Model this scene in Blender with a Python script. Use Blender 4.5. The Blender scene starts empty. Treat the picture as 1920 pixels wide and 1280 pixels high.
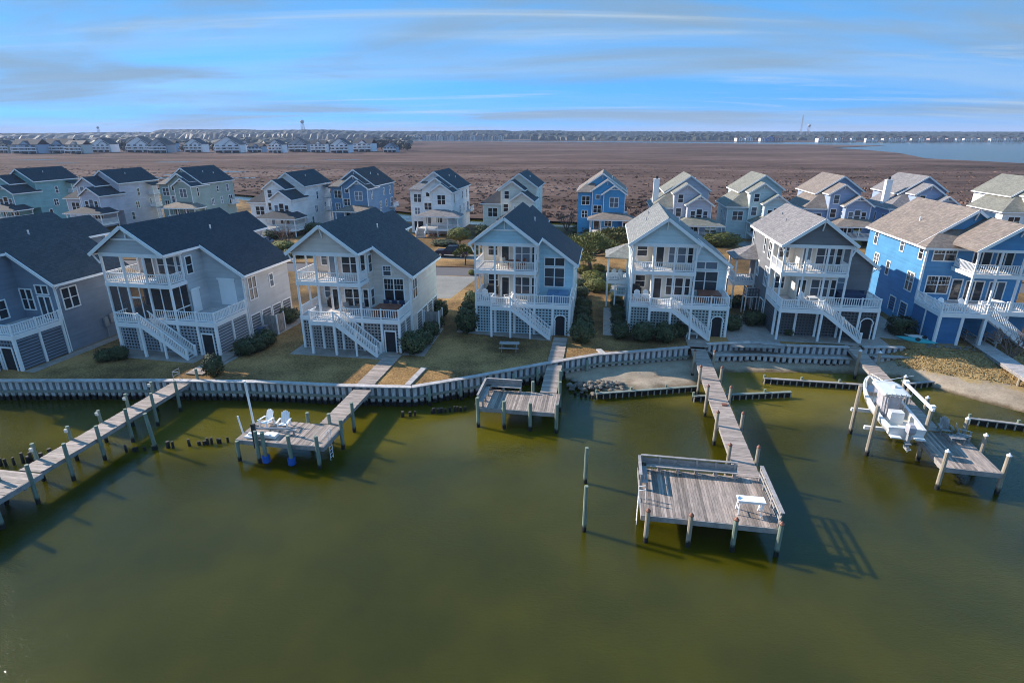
import bpy, math, random
import numpy as np
from mathutils import Vector, Matrix

random.seed(7)
SC = bpy.context.scene
COL = SC.collection
R = math.radians

# ------------------------------------------------------------------ camera
PITCH = R(19.95)
CAMZ = 21.6
FPX = 1074.0                     # focal length in pixels of a 1920 px wide frame
cam_data = bpy.data.cameras.new('camera')
cam_data.sensor_width = 36.0
cam_data.lens = 36.0 * FPX / 1920.0
cam_data.clip_start = 0.1
cam_data.clip_end = 40000
cam = bpy.data.objects.new('camera', cam_data)
COL.objects.link(cam)
cam.location = (0, 0, CAMZ)
cam.rotation_euler = (R(90) - PITCH, 0, 0)
SC.camera = cam

# ------------------------------------------------------------------ light and sky
SUN_EL, SUN_A = R(28.5), R(24)     # sun on the left, a little ahead of the camera
to_sun = Vector((-math.cos(SUN_A) * math.cos(SUN_EL), math.sin(SUN_A) * math.cos(SUN_EL), math.sin(SUN_EL)))
sun_data = bpy.data.lights.new('sun', 'SUN')
sun_data.energy = 2.0
sun_data.angle = R(0.5)
sun_data.color = (1.0, 0.90, 0.78)
sun = bpy.data.objects.new('sun', sun_data)
COL.objects.link(sun)
sun.rotation_euler = to_sun.to_track_quat('Z', 'Y').to_euler()
SC.view_settings.view_transform = 'Standard'
SC.view_settings.look = 'None'
SC.view_settings.exposure = 1.95
SC.view_settings.gamma = 1.0
SC.view_settings.use_curve_mapping = False
SC.cycles.max_bounces = 6
SC.cycles.volume_bounces = 0
SC.cycles.filter_width = 1.0
SC.cycles.transparent_max_bounces = 8

world = bpy.data.worlds.new('World')
SC.world = world
world.use_nodes = True


def wire(nt, a, b):
    nt.links.new(a, b)


def build_world():
    nt = world.node_tree
    nt.nodes.clear()
    N = nt.nodes.new
    out = N('ShaderNodeOutputWorld')
    bg = N('ShaderNodeBackground')
    bg.inputs['Strength'].default_value = 0.15
    tc = N('ShaderNodeTexCoord')
    sep = N('ShaderNodeSeparateXYZ')
    wire(nt, tc.outputs['Generated'], sep.inputs[0])
    zabs = N('ShaderNodeMath'); zabs.operation = 'MAXIMUM'; zabs.inputs[1].default_value = 0.0
    wire(nt, sep.outputs[2], zabs.inputs[0])
    lift = N('ShaderNodeMath'); lift.operation = 'ADD'; lift.inputs[1].default_value = 0.8
    wire(nt, zabs.outputs[0], lift.inputs[0])
    cmb = N('ShaderNodeCombineXYZ')
    wire(nt, sep.outputs[0], cmb.inputs[0]); wire(nt, sep.outputs[1], cmb.inputs[1]); wire(nt, lift.outputs[0], cmb.inputs[2])
    sky = N('ShaderNodeTexSky')
    sky.sky_type = 'NISHITA'
    sky.sun_disc = False
    sky.sun_elevation = SUN_EL
    sky.sun_rotation = SUN_ROT
    sky.air_density = 1.0
    sky.dust_density = 0.0
    sky.ozone_density = 4.0
    wire(nt, cmb.outputs[0], sky.inputs[0])
    hsv = N('ShaderNodeHueSaturation'); hsv.inputs['Saturation'].default_value = 1.2
    wire(nt, sky.outputs[0], hsv.inputs['Color'])
    # cloud sheet: view direction projected on a high plane
    pz = N('ShaderNodeMath'); pz.operation = 'ADD'; pz.inputs[1].default_value = 0.06
    wire(nt, zabs.outputs[0], pz.inputs[0])
    dx = N('ShaderNodeMath'); dx.operation = 'DIVIDE'
    dy = N('ShaderNodeMath'); dy.operation = 'DIVIDE'
    wire(nt, sep.outputs[0], dx.inputs[0]); wire(nt, pz.outputs[0], dx.inputs[1])
    wire(nt, sep.outputs[1], dy.inputs[0]); wire(nt, pz.outputs[0], dy.inputs[1])
    pc = N('ShaderNodeCombineXYZ')
    wire(nt, dx.outputs[0], pc.inputs[0]); wire(nt, dy.outputs[0], pc.inputs[1])

    def layer(scale, rot, loc, det, rough, lo, hi, dist=0.0):
        mp = N('ShaderNodeMapping')
        mp.inputs['Scale'].default_value = scale
        mp.inputs['Rotation'].default_value = (0, 0, R(rot))
        mp.inputs['Location'].default_value = loc
        wire(nt, pc.outputs[0], mp.inputs[0])
        nz = N('ShaderNodeTexNoise'); nz.inputs['Scale'].default_value = 1.0
        nz.inputs['Detail'].default_value = det; nz.inputs['Roughness'].default_value = rough
        nz.inputs['Distortion'].default_value = dist
        wire(nt, mp.outputs[0], nz.inputs['Vector'])
        mr = N('ShaderNodeMapRange'); mr.interpolation_type = 'SMOOTHSTEP'
        mr.inputs[1].default_value = lo; mr.inputs[2].default_value = hi
        wire(nt, nz.outputs[0], mr.inputs[0])
        return mr.outputs[0]

    def blend(fac, a, col, amount):
        m = N('ShaderNodeMath'); m.operation = 'MULTIPLY'; m.inputs[1].default_value = amount
        wire(nt, fac, m.inputs[0])
        mx = N('ShaderNodeMix'); mx.data_type = 'RGBA'
        wire(nt, m.outputs[0], mx.inputs[0]); wire(nt, a, mx.inputs[6]); mx.inputs[7].default_value = (*col, 1)
        return mx.outputs[2]
    tint = N('ShaderNodeMix'); tint.data_type = 'RGBA'; tint.blend_type = 'MULTIPLY'; tint.inputs[0].default_value = 1.0
    wire(nt, hsv.outputs[0], tint.inputs[6]); tint.inputs[7].default_value = (0.84, 1.02, 0.86, 1)
    c = tint.outputs[2]
    c = blend(layer((0.07, 0.14, 1), -8, (2.1, 0.7, 0), 10, 0.60, 0.40, 0.70, 1.0), c, CIRRUS, 0.42)
    c = blend(layer((0.17, 0.30, 1), -6, (6.3, 3.2, 0), 12, 0.60, 0.44, 0.66, 0.7), c, STRATUS, 0.85)
    c = blend(layer((0.11, 0.62, 1), -12, (4.3, 7.2, 0), 10, 0.66, 0.52, 0.76, 1.4), c, CIRRUS, 0.70)
    wire(nt, c, bg.inputs['Color'])
    wire(nt, bg.outputs[0], out.inputs['Surface'])


SUN_ROT = SUN_A - R(90)
HAZE = 0.00011
CIRRUS = (1.05, 1.25, 1.4)
STRATUS = (0.47, 0.70, 0.94)
build_world()

# ------------------------------------------------------------------ placing helpers
CP, SP = math.cos(PITCH), math.sin(PITCH)


def at(px, py, z=0.0):
    """point of the horizontal plane z that the photograph shows at (px, py)"""
    a = (px - 960) / FPX
    b = -(py - 640) / FPX
    t = (z - CAMZ) / (-SP + b * CP)
    return Vector((a * t, (CP + b * SP) * t, z))


def yawed(o, yaw, x, y, z=0.0):
    a = R(yaw)
    return Vector((o[0] + x * math.cos(a) + y * math.sin(a), o[1] - x * math.sin(a) + y * math.cos(a), z))


# ------------------------------------------------------------------ object helpers
def tag(o, label=None, cat=None, group=None, kind=None):
    if label: o['label'] = label
    if cat: o['category'] = cat
    if group: o['group'] = group
    if kind: o['kind'] = kind
    return o


def thing(name, label, cat, loc=(0, 0, 0), yaw=0.0, group=None):
    """Empty at the base of a thing; yaw in degrees, clockwise seen from above"""
    o = bpy.data.objects.new(name, None)
    o.empty_display_size = 0.3
    COL.objects.link(o)
    o.location = loc
    o.rotation_euler = (0, 0, -R(yaw))
    return tag(o, label, cat, group)


def link(name, mesh, parent=None, loc=None, rotz=None, scale=None):
    o = bpy.data.objects.new(name, mesh)
    COL.objects.link(o)
    if parent is not None: o.parent = parent
    if loc is not None: o.location = loc
    if rotz is not None: o.rotation_euler = (0, 0, rotz)
    if scale is not None: o.scale = scale
    return o


def dup(root, loc, rotz, label=None, group=None, scale=None):
    r = root.copy(); COL.objects.link(r)
    r.location = loc; r.rotation_euler = (0, 0, rotz)
    if scale is not None: r.scale = scale
    if label: r['label'] = label
    if group: r['group'] = group
    for ch in list(root.children):
        c = ch.copy(); COL.objects.link(c); c.parent = r
        for g in ch.children:
            d = g.copy(); COL.objects.link(d); d.parent = c
    return r


class MB:
    """collects simple solids into one mesh"""
    def __init__(self):
        self.v = []
        self.f = []

    def add(self, vs, fs):
        n = len(self.v)
        self.v += [tuple(p) for p in vs]
        self.f += [tuple(i + n for i in q) for q in fs]
        return self

    def box(self, x0, x1, y0, y1, z0, z1):
        if x0 > x1: x0, x1 = x1, x0
        if y0 > y1: y0, y1 = y1, y0
        if z0 > z1: z0, z1 = z1, z0
        return self.add([(x0, y0, z0), (x1, y0, z0), (x1, y1, z0), (x0, y1, z0), (x0, y0, z1), (x1, y0, z1), (x1, y1, z1), (x0, y1, z1)],
                        [(3, 2, 1, 0), (4, 5, 6, 7), (0, 1, 5, 4), (1, 2, 6, 5), (2, 3, 7, 6), (3, 0, 4, 7)])

    def bar(self, p, q, w, h):
        p, q = Vector(p), Vector(q)
        d = (q - p).normalized()
        s = d.cross(Vector((0, 0, 1)))
        if s.length < 1e-4: s = Vector((1, 0, 0))
        s.normalize()
        u = s.cross(d)
        s, u = s * w / 2, u * h / 2
        return self.add([p - s - u, p + s - u, p + s + u, p - s + u, q - s - u, q + s - u, q + s + u, q - s + u],
                        [(0, 1, 2, 3), (7, 6, 5, 4), (4, 5, 1, 0), (5, 6, 2, 1), (6, 7, 3, 2), (7, 4, 0, 3)])

    def cyl(self, p, q, r0, r1=None, n=10, cap=True):
        p, q = Vector(p), Vector(q)
        r1 = r0 if r1 is None else r1
        d = (q - p).normalized()
        s = d.cross(Vector((0, 0, 1)))
        if s.length < 1e-4: s = Vector((1, 0, 0))
        s.normalize(); u = s.cross(d)
        vs = []
        for k in range(n):
            a = 2 * math.pi * k / n
            vs.append(p + (s * math.cos(a) + u * math.sin(a)) * r0)
        for k in range(n):
            a = 2 * math.pi * k / n
            vs.append(q + (s * math.cos(a) + u * math.sin(a)) * r1)
        fs = [(k, n + k, n + (k + 1) % n, (k + 1) % n) for k in range(n)]
        if cap: fs += [tuple(range(n)), tuple(range(2 * n - 1, n - 1, -1))]
        return self.add(vs, fs)

    def slab(self, pts, off):
        """polygon pts extruded by vector off"""
        off = Vector(off); n = len(pts)
        a = [Vector(p) for p in pts]; b = [p + off for p in a]
        return self.add(a + b, [tuple(range(n - 1, -1, -1)), tuple(range(n, 2 * n))] + [(k, (k + 1) % n, n + (k + 1) % n, n + k) for k in range(n)])

    def mesh(self, name, mat, smooth=False):
        me = bpy.data.meshes.new(name)
        me.from_pydata(self.v, [], self.f)
        if mat is not None: me.materials.append(mat)
        if smooth: me.polygons.foreach_set('use_smooth', [True] * len(me.polygons))
        return me

    def build(self, name, mat, parent=None, smooth=False, **kw):
        return link(name, self.mesh(name, mat, smooth), parent, **kw)


def struct(name, mb, mat, smooth=False):
    return tag(mb.build(name, mat, None, smooth), kind='structure')


# ------------------------------------------------------------------ materials
def nodemat(name):
    m = bpy.data.materials.new(name)
    m.use_nodes = True
    nt = m.node_tree
    return m, nt, nt.nodes['Principled BSDF'], nt.nodes.new


def noise(nt, vec, scale, detail=4, rough=0.55, stretch=None, dist=0.0):
    nz = nt.nodes.new('ShaderNodeTexNoise')
    nz.inputs['Scale'].default_value = scale
    nz.inputs['Detail'].default_value = detail
    nz.inputs['Roughness'].default_value = rough
    nz.inputs['Distortion'].default_value = dist
    if stretch:
        mp = nt.nodes.new('ShaderNodeMapping'); mp.inputs['Scale'].default_value = stretch
        wire(nt, vec, mp.inputs[0]); vec = mp.outputs[0]
    wire(nt, vec, nz.inputs['Vector'])
    return nz.outputs[0]


def ramp(nt, fac, stops):
    r = nt.nodes.new('ShaderNodeValToRGB')
    el = r.color_ramp.elements
    while len(el) < len(stops): el.new(0.5)
    for e, (p, c) in zip(el, stops):
        e.position = p; e.color = (*c, 1)
    wire(nt, fac, r.inputs[0])
    return r.outputs[0]


def mth(nt, op, a, b=None, c=None):
    m = nt.nodes.new('ShaderNodeMath'); m.operation = op
    for i, x in enumerate((a, b, c)):
        if x is None: continue
        if isinstance(x, (int, float)): m.inputs[i].default_value = x
        else: wire(nt, x, m.inputs[i])
    return m.outputs[0]


def mixc(nt, fac, a, b, mode='MIX'):
    m = nt.nodes.new('ShaderNodeMix'); m.data_type = 'RGBA'; m.blend_type = mode
    for i, x in ((0, fac), (6, a), (7, b)):
        if isinstance(x, (int, float)): m.inputs[i].default_value = x
        elif isinstance(x, tuple): m.inputs[i].default_value = (*x, 1)
        else: wire(nt, x, m.inputs[i])
    return m.outputs[2]


def bump(nt, bsdf, h, strength, dist=0.02):
    b = nt.nodes.new('ShaderNodeBump')
    b.inputs['Strength'].default_value = strength; b.inputs['Distance'].default_value = dist
    wire(nt, h, b.inputs['Height']); wire(nt, b.outputs[0], bsdf.inputs['Normal'])
    return b


def coord(nt, which='Object'):
    return nt.nodes.new('ShaderNodeTexCoord').outputs[which]


def sc(c, k):
    return tuple(min(1.0, x * k) for x in c)


def plain(name, col, rough=0.6, var=0.12, scale=1.5, metal=0.0, rnd=0.0, bmp=0.0):
    m, nt, b, N = nodemat(name)
    v = coord(nt)
    c = ramp(nt, noise(nt, v, scale, 5), [(0.3, sc(col, 1 - var)), (0.7, sc(col, 1 + var))])
    if rnd:
        oi = N('ShaderNodeObjectInfo')
        h = N('ShaderNodeHueSaturation')
        wire(nt, mth(nt, 'MULTIPLY_ADD', oi.outputs['Random'], rnd, 1 - rnd / 2), h.inputs['Value'])
        wire(nt, c, h.inputs['Color']); c = h.outputs[0]
    wire(nt, c, b.inputs['Base Color'])
    b.inputs['Roughness'].default_value = rough
    b.inputs['Metallic'].default_value = metal
    if bmp: bump(nt, b, noise(nt, v, scale * 6, 4), bmp)
    return m


def siding(name, col, pitch=0.19):
    m, nt, b, N = nodemat(name)
    v = coord(nt)
    s = N('ShaderNodeSeparateXYZ'); wire(nt, v, s.inputs[0])
    fr = mth(nt, 'FRACT', mth(nt, 'DIVIDE', s.outputs[2], pitch))
    cs = N('ShaderNodeCombineXYZ')
    wire(nt, mth(nt, 'FLOOR', mth(nt, 'DIVIDE', s.outputs[2], pitch)), cs.inputs[2])
    wire(nt, mth(nt, 'MULTIPLY', mth(nt, 'ADD', s.outputs[0], s.outputs[1]), 0.25), cs.inputs[0])
    board = noise(nt, cs.outputs[0], 0.9, 2)
    wear = noise(nt, v, 0.6, 5)
    c = ramp(nt, mth(nt, 'ADD', mth(nt, 'MULTIPLY', board, 0.5), mth(nt, 'MULTIPLY', wear, 0.5)), [(0.34, sc(col, 0.80)), (0.66, sc(col, 1.12))])
    wire(nt, c, b.inputs['Base Color'])
    b.inputs['Roughness'].default_value = 0.6
    bump(nt, b, mth(nt, 'SUBTRACT', 1.0, fr), 0.55, 0.02)
    return m


def shingle(name, col, col2=None):
    m, nt, b, N = nodemat(name)
    v = coord(nt)
    s = N('ShaderNodeSeparateXYZ'); wire(nt, v, s.inputs[0])
    c = N('ShaderNodeCombineXYZ')
    wire(nt, mth(nt, 'ADD', s.outputs[0], s.outputs[1]), c.inputs[0])
    wire(nt, mth(nt, 'MULTIPLY', s.outputs[2], 1.5), c.inputs[1])
    br = N('ShaderNodeTexBrick')
    br.inputs['Scale'].default_value = 1.0
    br.inputs['Brick Width'].default_value = 0.38
    br.inputs['Row Height'].default_value = 0.17
    br.inputs['Mortar Size'].default_value = 0.012
    br.inputs['Color1'].default_value = (*sc(col, 0.80), 1)
    br.inputs['Color2'].default_value = (*sc(col2 or col, 1.2), 1)
    br.inputs['Mortar'].default_value = (*sc(col, 0.6), 1)
    wire(nt, c.outputs[0], br.inputs['Vector'])
    nz = noise(nt, v, 5.0, 6, 0.7)
    big = noise(nt, v, 0.35, 4)
    cc = mixc(nt, 1.0, br.outputs['Color'], ramp(nt, nz, [(0.25, (0.72, 0.72, 0.72)), (0.75, (1.25, 1.25, 1.25))]), 'MULTIPLY')
    cc = mixc(nt, 1.0, cc, ramp(nt, big, [(0.3, (0.88, 0.88, 0.9)), (0.7, (1.1, 1.1, 1.08))]), 'MULTIPLY')
    wire(nt, cc, b.inputs['Base Color'])
    b.inputs['Roughness'].default_value = 0.85
    bump(nt, b, mth(nt, 'ADD', nz, br.outputs['Fac']), 0.5, 0.02)
    return m


def wood(name, col, rnd=0.35, grain=(14, 14, 14), dark=0.6):
    """weathered boards, one tint per board"""
    m, nt, b, N = nodemat(name)
    v = coord(nt)
    oi = N('ShaderNodeObjectInfo')
    va = N('ShaderNodeVectorMath'); va.operation = 'ADD'
    wire(nt, v, va.inputs[0])
    cb = N('ShaderNodeCombineXYZ')
    wire(nt, mth(nt, 'MULTIPLY', oi.outputs['Random'], 37.0), cb.inputs[0]); wire(nt, mth(nt, 'MULTIPLY', oi.outputs['Random'], 91.0), cb.inputs[1])
    wire(nt, cb.outputs[0], va.inputs[1])
    g = noise(nt, va.outputs[0], 1.0, 6, 0.65, grain)
    blot = noise(nt, va.outputs[0], 1.1, 4)
    c = ramp(nt, g, [(0.25, sc(col, dark)), (0.5, col), (0.8, sc(col, 1.25))])
    c = mixc(nt, 1.0, c, ramp(nt, blot, [(0.3, (0.75, 0.75, 0.75)), (0.65, (1.1, 1.08, 1.06))]), 'MULTIPLY')
    h = N('ShaderNodeHueSaturation')
    wire(nt, mth(nt, 'MULTIPLY_ADD', oi.outputs['Random'], rnd, 1 - rnd / 2), h.inputs['Value'])
    wire(nt, c, h.inputs['Color'])
    wire(nt, h.outputs[0], b.inputs['Base Color'])
    b.inputs['Roughness'].default_value = 0.8
    bump(nt, b, g, 0.3, 0.01)
    return m


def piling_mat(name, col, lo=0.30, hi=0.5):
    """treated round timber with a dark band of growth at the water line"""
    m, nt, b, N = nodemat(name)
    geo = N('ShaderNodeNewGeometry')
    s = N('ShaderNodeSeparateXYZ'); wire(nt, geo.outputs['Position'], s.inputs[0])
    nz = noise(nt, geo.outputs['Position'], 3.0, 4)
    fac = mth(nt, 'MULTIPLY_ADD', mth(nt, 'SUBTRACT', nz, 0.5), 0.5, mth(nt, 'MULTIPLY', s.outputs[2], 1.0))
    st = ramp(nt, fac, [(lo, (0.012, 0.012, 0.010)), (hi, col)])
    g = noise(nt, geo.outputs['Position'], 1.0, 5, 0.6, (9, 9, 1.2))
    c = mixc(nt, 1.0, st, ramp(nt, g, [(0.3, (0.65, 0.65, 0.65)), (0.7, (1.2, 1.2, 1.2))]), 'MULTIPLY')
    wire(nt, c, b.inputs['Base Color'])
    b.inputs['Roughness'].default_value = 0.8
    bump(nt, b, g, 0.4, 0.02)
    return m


def glass(name, col):
    m, nt, b, N = nodemat(name)
    oi = N('ShaderNodeObjectInfo')
    c = ramp(nt, oi.outputs['Random'], [(0.0, sc(col, 0.6)), (0.5, sc(col, 1.2)), (0.75, sc(col, 4.0)), (1.0, sc(col, 9.0))])
    wire(nt, c, b.inputs['Base Color'])
    b.inputs['Roughness'].default_value = 0.06
    b.inputs['Specular IOR Level'].default_value = 0.6
    return m


def foliage(name, col, rough=0.65):
    m, nt, b, N = nodemat(name)
    v = coord(nt)
    oi = N('ShaderNodeObjectInfo')
    n1 = noise(nt, v, 2.6, 3)
    n2 = noise(nt, v, 14.0, 2)
    c = ramp(nt, mth(nt, 'ADD', mth(nt, 'MULTIPLY', n1, 0.6), mth(nt, 'MULTIPLY', n2, 0.4)),
             [(0.30, sc(col, 0.5)), (0.5, col), (0.72, (min(1, col[0] * 1.9), min(1, col[1] * 1.55), col[2] * 1.2))])
    h = N('ShaderNodeHueSaturation')
    wire(nt, mth(nt, 'MULTIPLY_ADD', oi.outputs['Random'], 0.4, 0.8), h.inputs['Value'])
    wire(nt, c, h.inputs['Color'])
    wire(nt, h.outputs[0], b.inputs['Base Color'])
    b.inputs['Roughness'].default_value = rough
    return m


def ground_mat(name, stops, scale, detail_scale, rough=0.95, bmp=0.6, bdist=0.05, stretch=None):
    m, nt, b, N = nodemat(name)
    p = N('ShaderNodeNewGeometry').outputs['Position']
    a = noise(nt, p, scale, 6, 0.6, stretch)
    d = noise(nt, p, detail_scale, 6, 0.7)
    f = mth(nt, 'ADD', mth(nt, 'MULTIPLY', a, 0.6), mth(nt, 'MULTIPLY', d, 0.4))
    wire(nt, ramp(nt, f, stops), b.inputs['Base Color'])
    b.inputs['Roughness'].default_value = rough
    b.inputs['Specular IOR Level'].default_value = 0.15
    if bmp: bump(nt, b, d, bmp, bdist)
    return m


M = {}
M['white'] = plain('white_paint', (0.88, 0.88, 0.88), 0.45, 0.05, 0.8)
M['cream'] = plain('cream_paint', (0.74, 0.70, 0.62), 0.5, 0.06, 0.8)
M['deck'] = wood('painted_deck_boards', (0.62, 0.60, 0.60), 0.1, (1.2, 12, 12), 0.75)
M['plank'] = wood('weathered_plank', (0.37, 0.30, 0.26), 0.45, (2.2, 16, 16))
M['plank_y'] = wood('weathered_plank_long', (0.33, 0.265, 0.225), 0.8, (18, 1.3, 18), 0.4)
M['timber'] = wood('grey_timber', (0.34, 0.32, 0.31), 0.2, (3, 3, 3))
M['pile_green'] = piling_mat('green_treated_piling', (0.22, 0.27, 0.21))
M['pile_tan'] = piling_mat('tan_piling', (0.36, 0.31, 0.24))
M['pile_dark'] = piling_mat('old_dark_piling', (0.07, 0.06, 0.05))
M['glass'] = glass('window_glass', (0.022, 0.028, 0.036))
M['dark'] = plain('dark_void', (0.02, 0.022, 0.028), 0.9, 0.2)  # near-black; on doorways, garage and carports it stands in for shade
M['dim'] = plain('shaded_storage_boards', (0.075, 0.085, 0.10), 0.9, 0.2)  # boards coloured dark for the shade seen through lattice and louvres
M['rubber'] = plain('black_rubber', (0.02, 0.02, 0.022), 0.7, 0.2)
M['metal'] = plain('galvanised_metal', (0.55, 0.56, 0.58), 0.35, 0.1, 2, 0.8)
M['grey'] = plain('grey_enamel', (0.32, 0.33, 0.35), 0.4, 0.08)
M['blue_plastic'] = plain('blue_plastic', (0.02, 0.11, 0.45), 0.4, 0.1)
M['brown_vinyl'] = plain('brown_vinyl', (0.22, 0.085, 0.05), 0.5, 0.15)
M['blue_vinyl'] = plain('blue_vinyl', (0.10, 0.22, 0.38), 0.5, 0.15)
M['navy'] = plain('navy_fabric', (0.03, 0.05, 0.11), 0.8, 0.15)
M['canvas'] = plain('grey_canvas', (0.40, 0.39, 0.42), 0.85, 0.12, 2.5, bmp=0.3)
M['gel'] = plain('white_gelcoat', (0.70, 0.70, 0.69), 0.22, 0.04)
M['bark'] = plain('bark', (0.11, 0.085, 0.07), 0.9, 0.3, 6, bmp=0.6)
M['twig'] = plain('red_brown_twigs', (0.20, 0.13, 0.105), 0.9, 0.25, 4)
M['rock'] = plain('rock', (0.17, 0.145, 0.12), 0.9, 0.35, 2.5, rnd=0.7, bmp=0.7)
M['shrub'] = foliage('shrub_leaves', (0.062, 0.080, 0.030))
M['shrub_lit'] = foliage('sunlit_hedge_leaves', (0.150, 0.155, 0.032))  # lighter copy of the shrub leaves, sunlight put into the colour
M['pine'] = foliage('pine_needles', (0.135, 0.140, 0.036))
M['wood_far'] = foliage('far_wood', (0.030, 0.036, 0.026))
M['lawn'] = ground_mat('dormant_lawn', [(0.38, (0.048, 0.034, 0.018)), (0.48, (0.15, 0.088, 0.036)), (0.61, (0.44, 0.255, 0.10))], 0.13, 6.0)
M['sand'] = ground_mat('sand', [(0.3, (0.30, 0.25, 0.19)), (0.7, (0.48, 0.41, 0.32))], 0.3, 5.0)
M['gravel'] = ground_mat('gravel', [(0.3, (0.22, 0.19, 0.17)), (0.7, (0.46, 0.41, 0.37))], 1.5, 9.0, bmp=1.0)
M['asphalt'] = ground_mat('asphalt', [(0.3, (0.115, 0.105, 0.105)), (0.7, (0.165, 0.15, 0.15))], 0.25, 8.0)
M['concrete'] = ground_mat('concrete', [(0.36, (0.20, 0.185, 0.165)), (0.64, (0.30, 0.28, 0.25))], 0.3, 5.0, bmp=0.2)
M['mulch'] = ground_mat('pine_straw', [(0.3, (0.075, 0.045, 0.028)), (0.7, (0.16, 0.09, 0.055))], 1.0, 8.0)


def water_mat():
    m, nt, b, N = nodemat('brackish_water')
    p = N('ShaderNodeNewGeometry').outputs['Position']
    big = noise(nt, p, 0.045, 4, 0.5)
    mid = noise(nt, p, 0.22, 4, 0.5)
    f = mth(nt, 'ADD', mth(nt, 'MULTIPLY', big, 0.6), mth(nt, 'MULTIPLY', mid, 0.4))
    c = ramp(nt, f, [(0.36, (0.031, 0.030, 0.001)), (0.5, (0.044, 0.041, 0.001)), (0.64, (0.064, 0.056, 0.002))])
    # sandy shallows off the little beach and beside the left piers show through as golden water
    def shallow(cx, cy, rx, ry):
        s = N('ShaderNodeSeparateXYZ'); wire(nt, p, s.inputs[0])
        u = mth(nt, 'DIVIDE', mth(nt, 'SUBTRACT', s.outputs[0], cx), rx); v = mth(nt, 'DIVIDE', mth(nt, 'SUBTRACT', s.outputs[1], cy), ry)
        d = mth(nt, 'ADD', mth(nt, 'MULTIPLY', u, u), mth(nt, 'MULTIPLY', v, v))
        d = mth(nt, 'ADD', d, mth(nt, 'MULTIPLY', mth(nt, 'SUBTRACT', mid, 0.5), 1.6))
        return ramp(nt, d, [(0.1, (1, 1, 1)), (1.0, (0, 0, 0))])
    c = mixc(nt, mth(nt, 'MULTIPLY', shallow(27, 47, 17, 8), 0.85), c, (0.150, 0.118, 0.016))
    c = mixc(nt, mth(nt, 'MULTIPLY', shallow(-16, 39.5, 26, 5), 0.6), c, (0.120, 0.100, 0.006))
    wire(nt, c, b.inputs['Base Color'])
    b.inputs['IOR'].default_value = 1.33
    sy = N('ShaderNodeSeparateXYZ'); wire(nt, p, sy.inputs[0])      # the open bay beyond the marsh is wind-ruffled
    wire(nt, ramp(nt, mth(nt, 'DIVIDE', sy.outputs[1], 600.0), [(0.2, (0.08, 0.08, 0.08)), (0.8, (0.22, 0.22, 0.22))]), b.inputs['Roughness'])
    w1 = noise(nt, p, 1.0, 5, 0.6, (0.9, 2.1, 1), 0.6)
    w2 = noise(nt, p, 1.0, 3, 0.6, (4.0, 7.5, 1), 0.4)
    gust = ramp(nt, noise(nt, p, 1.0, 3, 0.5, (0.05, 0.13, 1)), [(0.38, (0.3, 0.3, 0.3)), (0.62, (1, 1, 1))])
    h = mth(nt, 'MULTIPLY', mth(nt, 'ADD', mth(nt, 'MULTIPLY', w1, 0.75), mth(nt, 'MULTIPLY', w2, 0.6)), gust)
    bump(nt, b, h, 1.0, 0.045)
    b.subsurface_method = 'BURLEY'
    b.inputs['Subsurface Weight'].default_value = 1.0
    b.inputs['Subsurface Radius'].default_value = (1.0, 1.0, 0.5)
    b.inputs['Subsurface Scale'].default_value = 0.75
    return m


M['water'] = water_mat()


def marsh_mat(name, k=1.0):
    m, nt, b, N = nodemat(name)
    p = N('ShaderNodeNewGeometry').outputs['Position']
    a = noise(nt, p, 1.0, 7, 0.62, (0.006, 0.020, 1), 0.5)
    d = noise(nt, p, 1.0, 6, 0.7, (0.06, 0.14, 1))
    f = mth(nt, 'ADD', mth(nt, 'MULTIPLY', a, 0.62), mth(nt, 'MULTIPLY', d, 0.38))
    c = ramp(nt, f, [(0.36, sc((0.040, 0.027, 0.020), k)), (0.46, sc((0.095, 0.060, 0.046), k)), (0.55, sc((0.14, 0.090, 0.072), k)), (0.68, sc((0.25, 0.18, 0.145), k))])
    wire(nt, c, b.inputs['Base Color'])
    b.inputs['Roughness'].default_value = 1.0
    b.inputs['Specular IOR Level'].default_value = 0.05
    bump(nt, b, d, 0.8, 0.4)
    return m


M['marsh'] = marsh_mat('marsh_grass')

# ================================================================== the setting
G = 1.7                                   # level of the lawns above the water
struct('water', MB().add([(-12000, -400, 0), (12000, -400, 0), (12000, 12000, 0), (-12000, 12000, 0)], [(0, 1, 2, 3)]), M['water'])

CAP_LEFT = [(-110, 49), (-60, 45.8), (-43.7, 44.8), (-30.6, 44.9), (-21.75, 44.6), (-13.84, 43.8), (-8.38, 43.5), (-3.29, 45.7), (3.23, 48.8), (8.14, 51.0), (10.7, 51.5), (17.5, 53.0)]
CAP_RIGHT = [(19.5, 53.9), (24.1, 54.4), (27.3, 53.5), (33.3, 53.0)]
CAP_END = [(34.7, 53.0), (38.7, 52.9)]
BANK_TOP = [(41, 52.6), (46, 51.6), (55, 49), (75, 44), (140, 36), (400, 20)]
CANAL_NEAR = [(400, 80), (150, 112), (60, 124), (12, 131), (-8, 134), (-25, 139), (-45, 155), (-90, 190), (-180, 240), (-400, 330)]
front = CAP_LEFT + CAP_RIGHT + CAP_END + BANK_TOP
ring = front + CANAL_NEAR + [(-400, 60)]
gm = MB()
gm.add([(x, y, G) for x, y in ring], [tuple(range(len(ring)))])
n0 = len(front)
for (a, b) in zip(CANAL_NEAR, CANAL_NEAR[1:]):
    gm.add([(a[0], a[1], G), (b[0], b[1], G), (b[0], b[1], -0.5), (a[0], a[1], -0.5)], [(0, 1, 2, 3)])
struct('ground', gm, M['lawn'])


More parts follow.
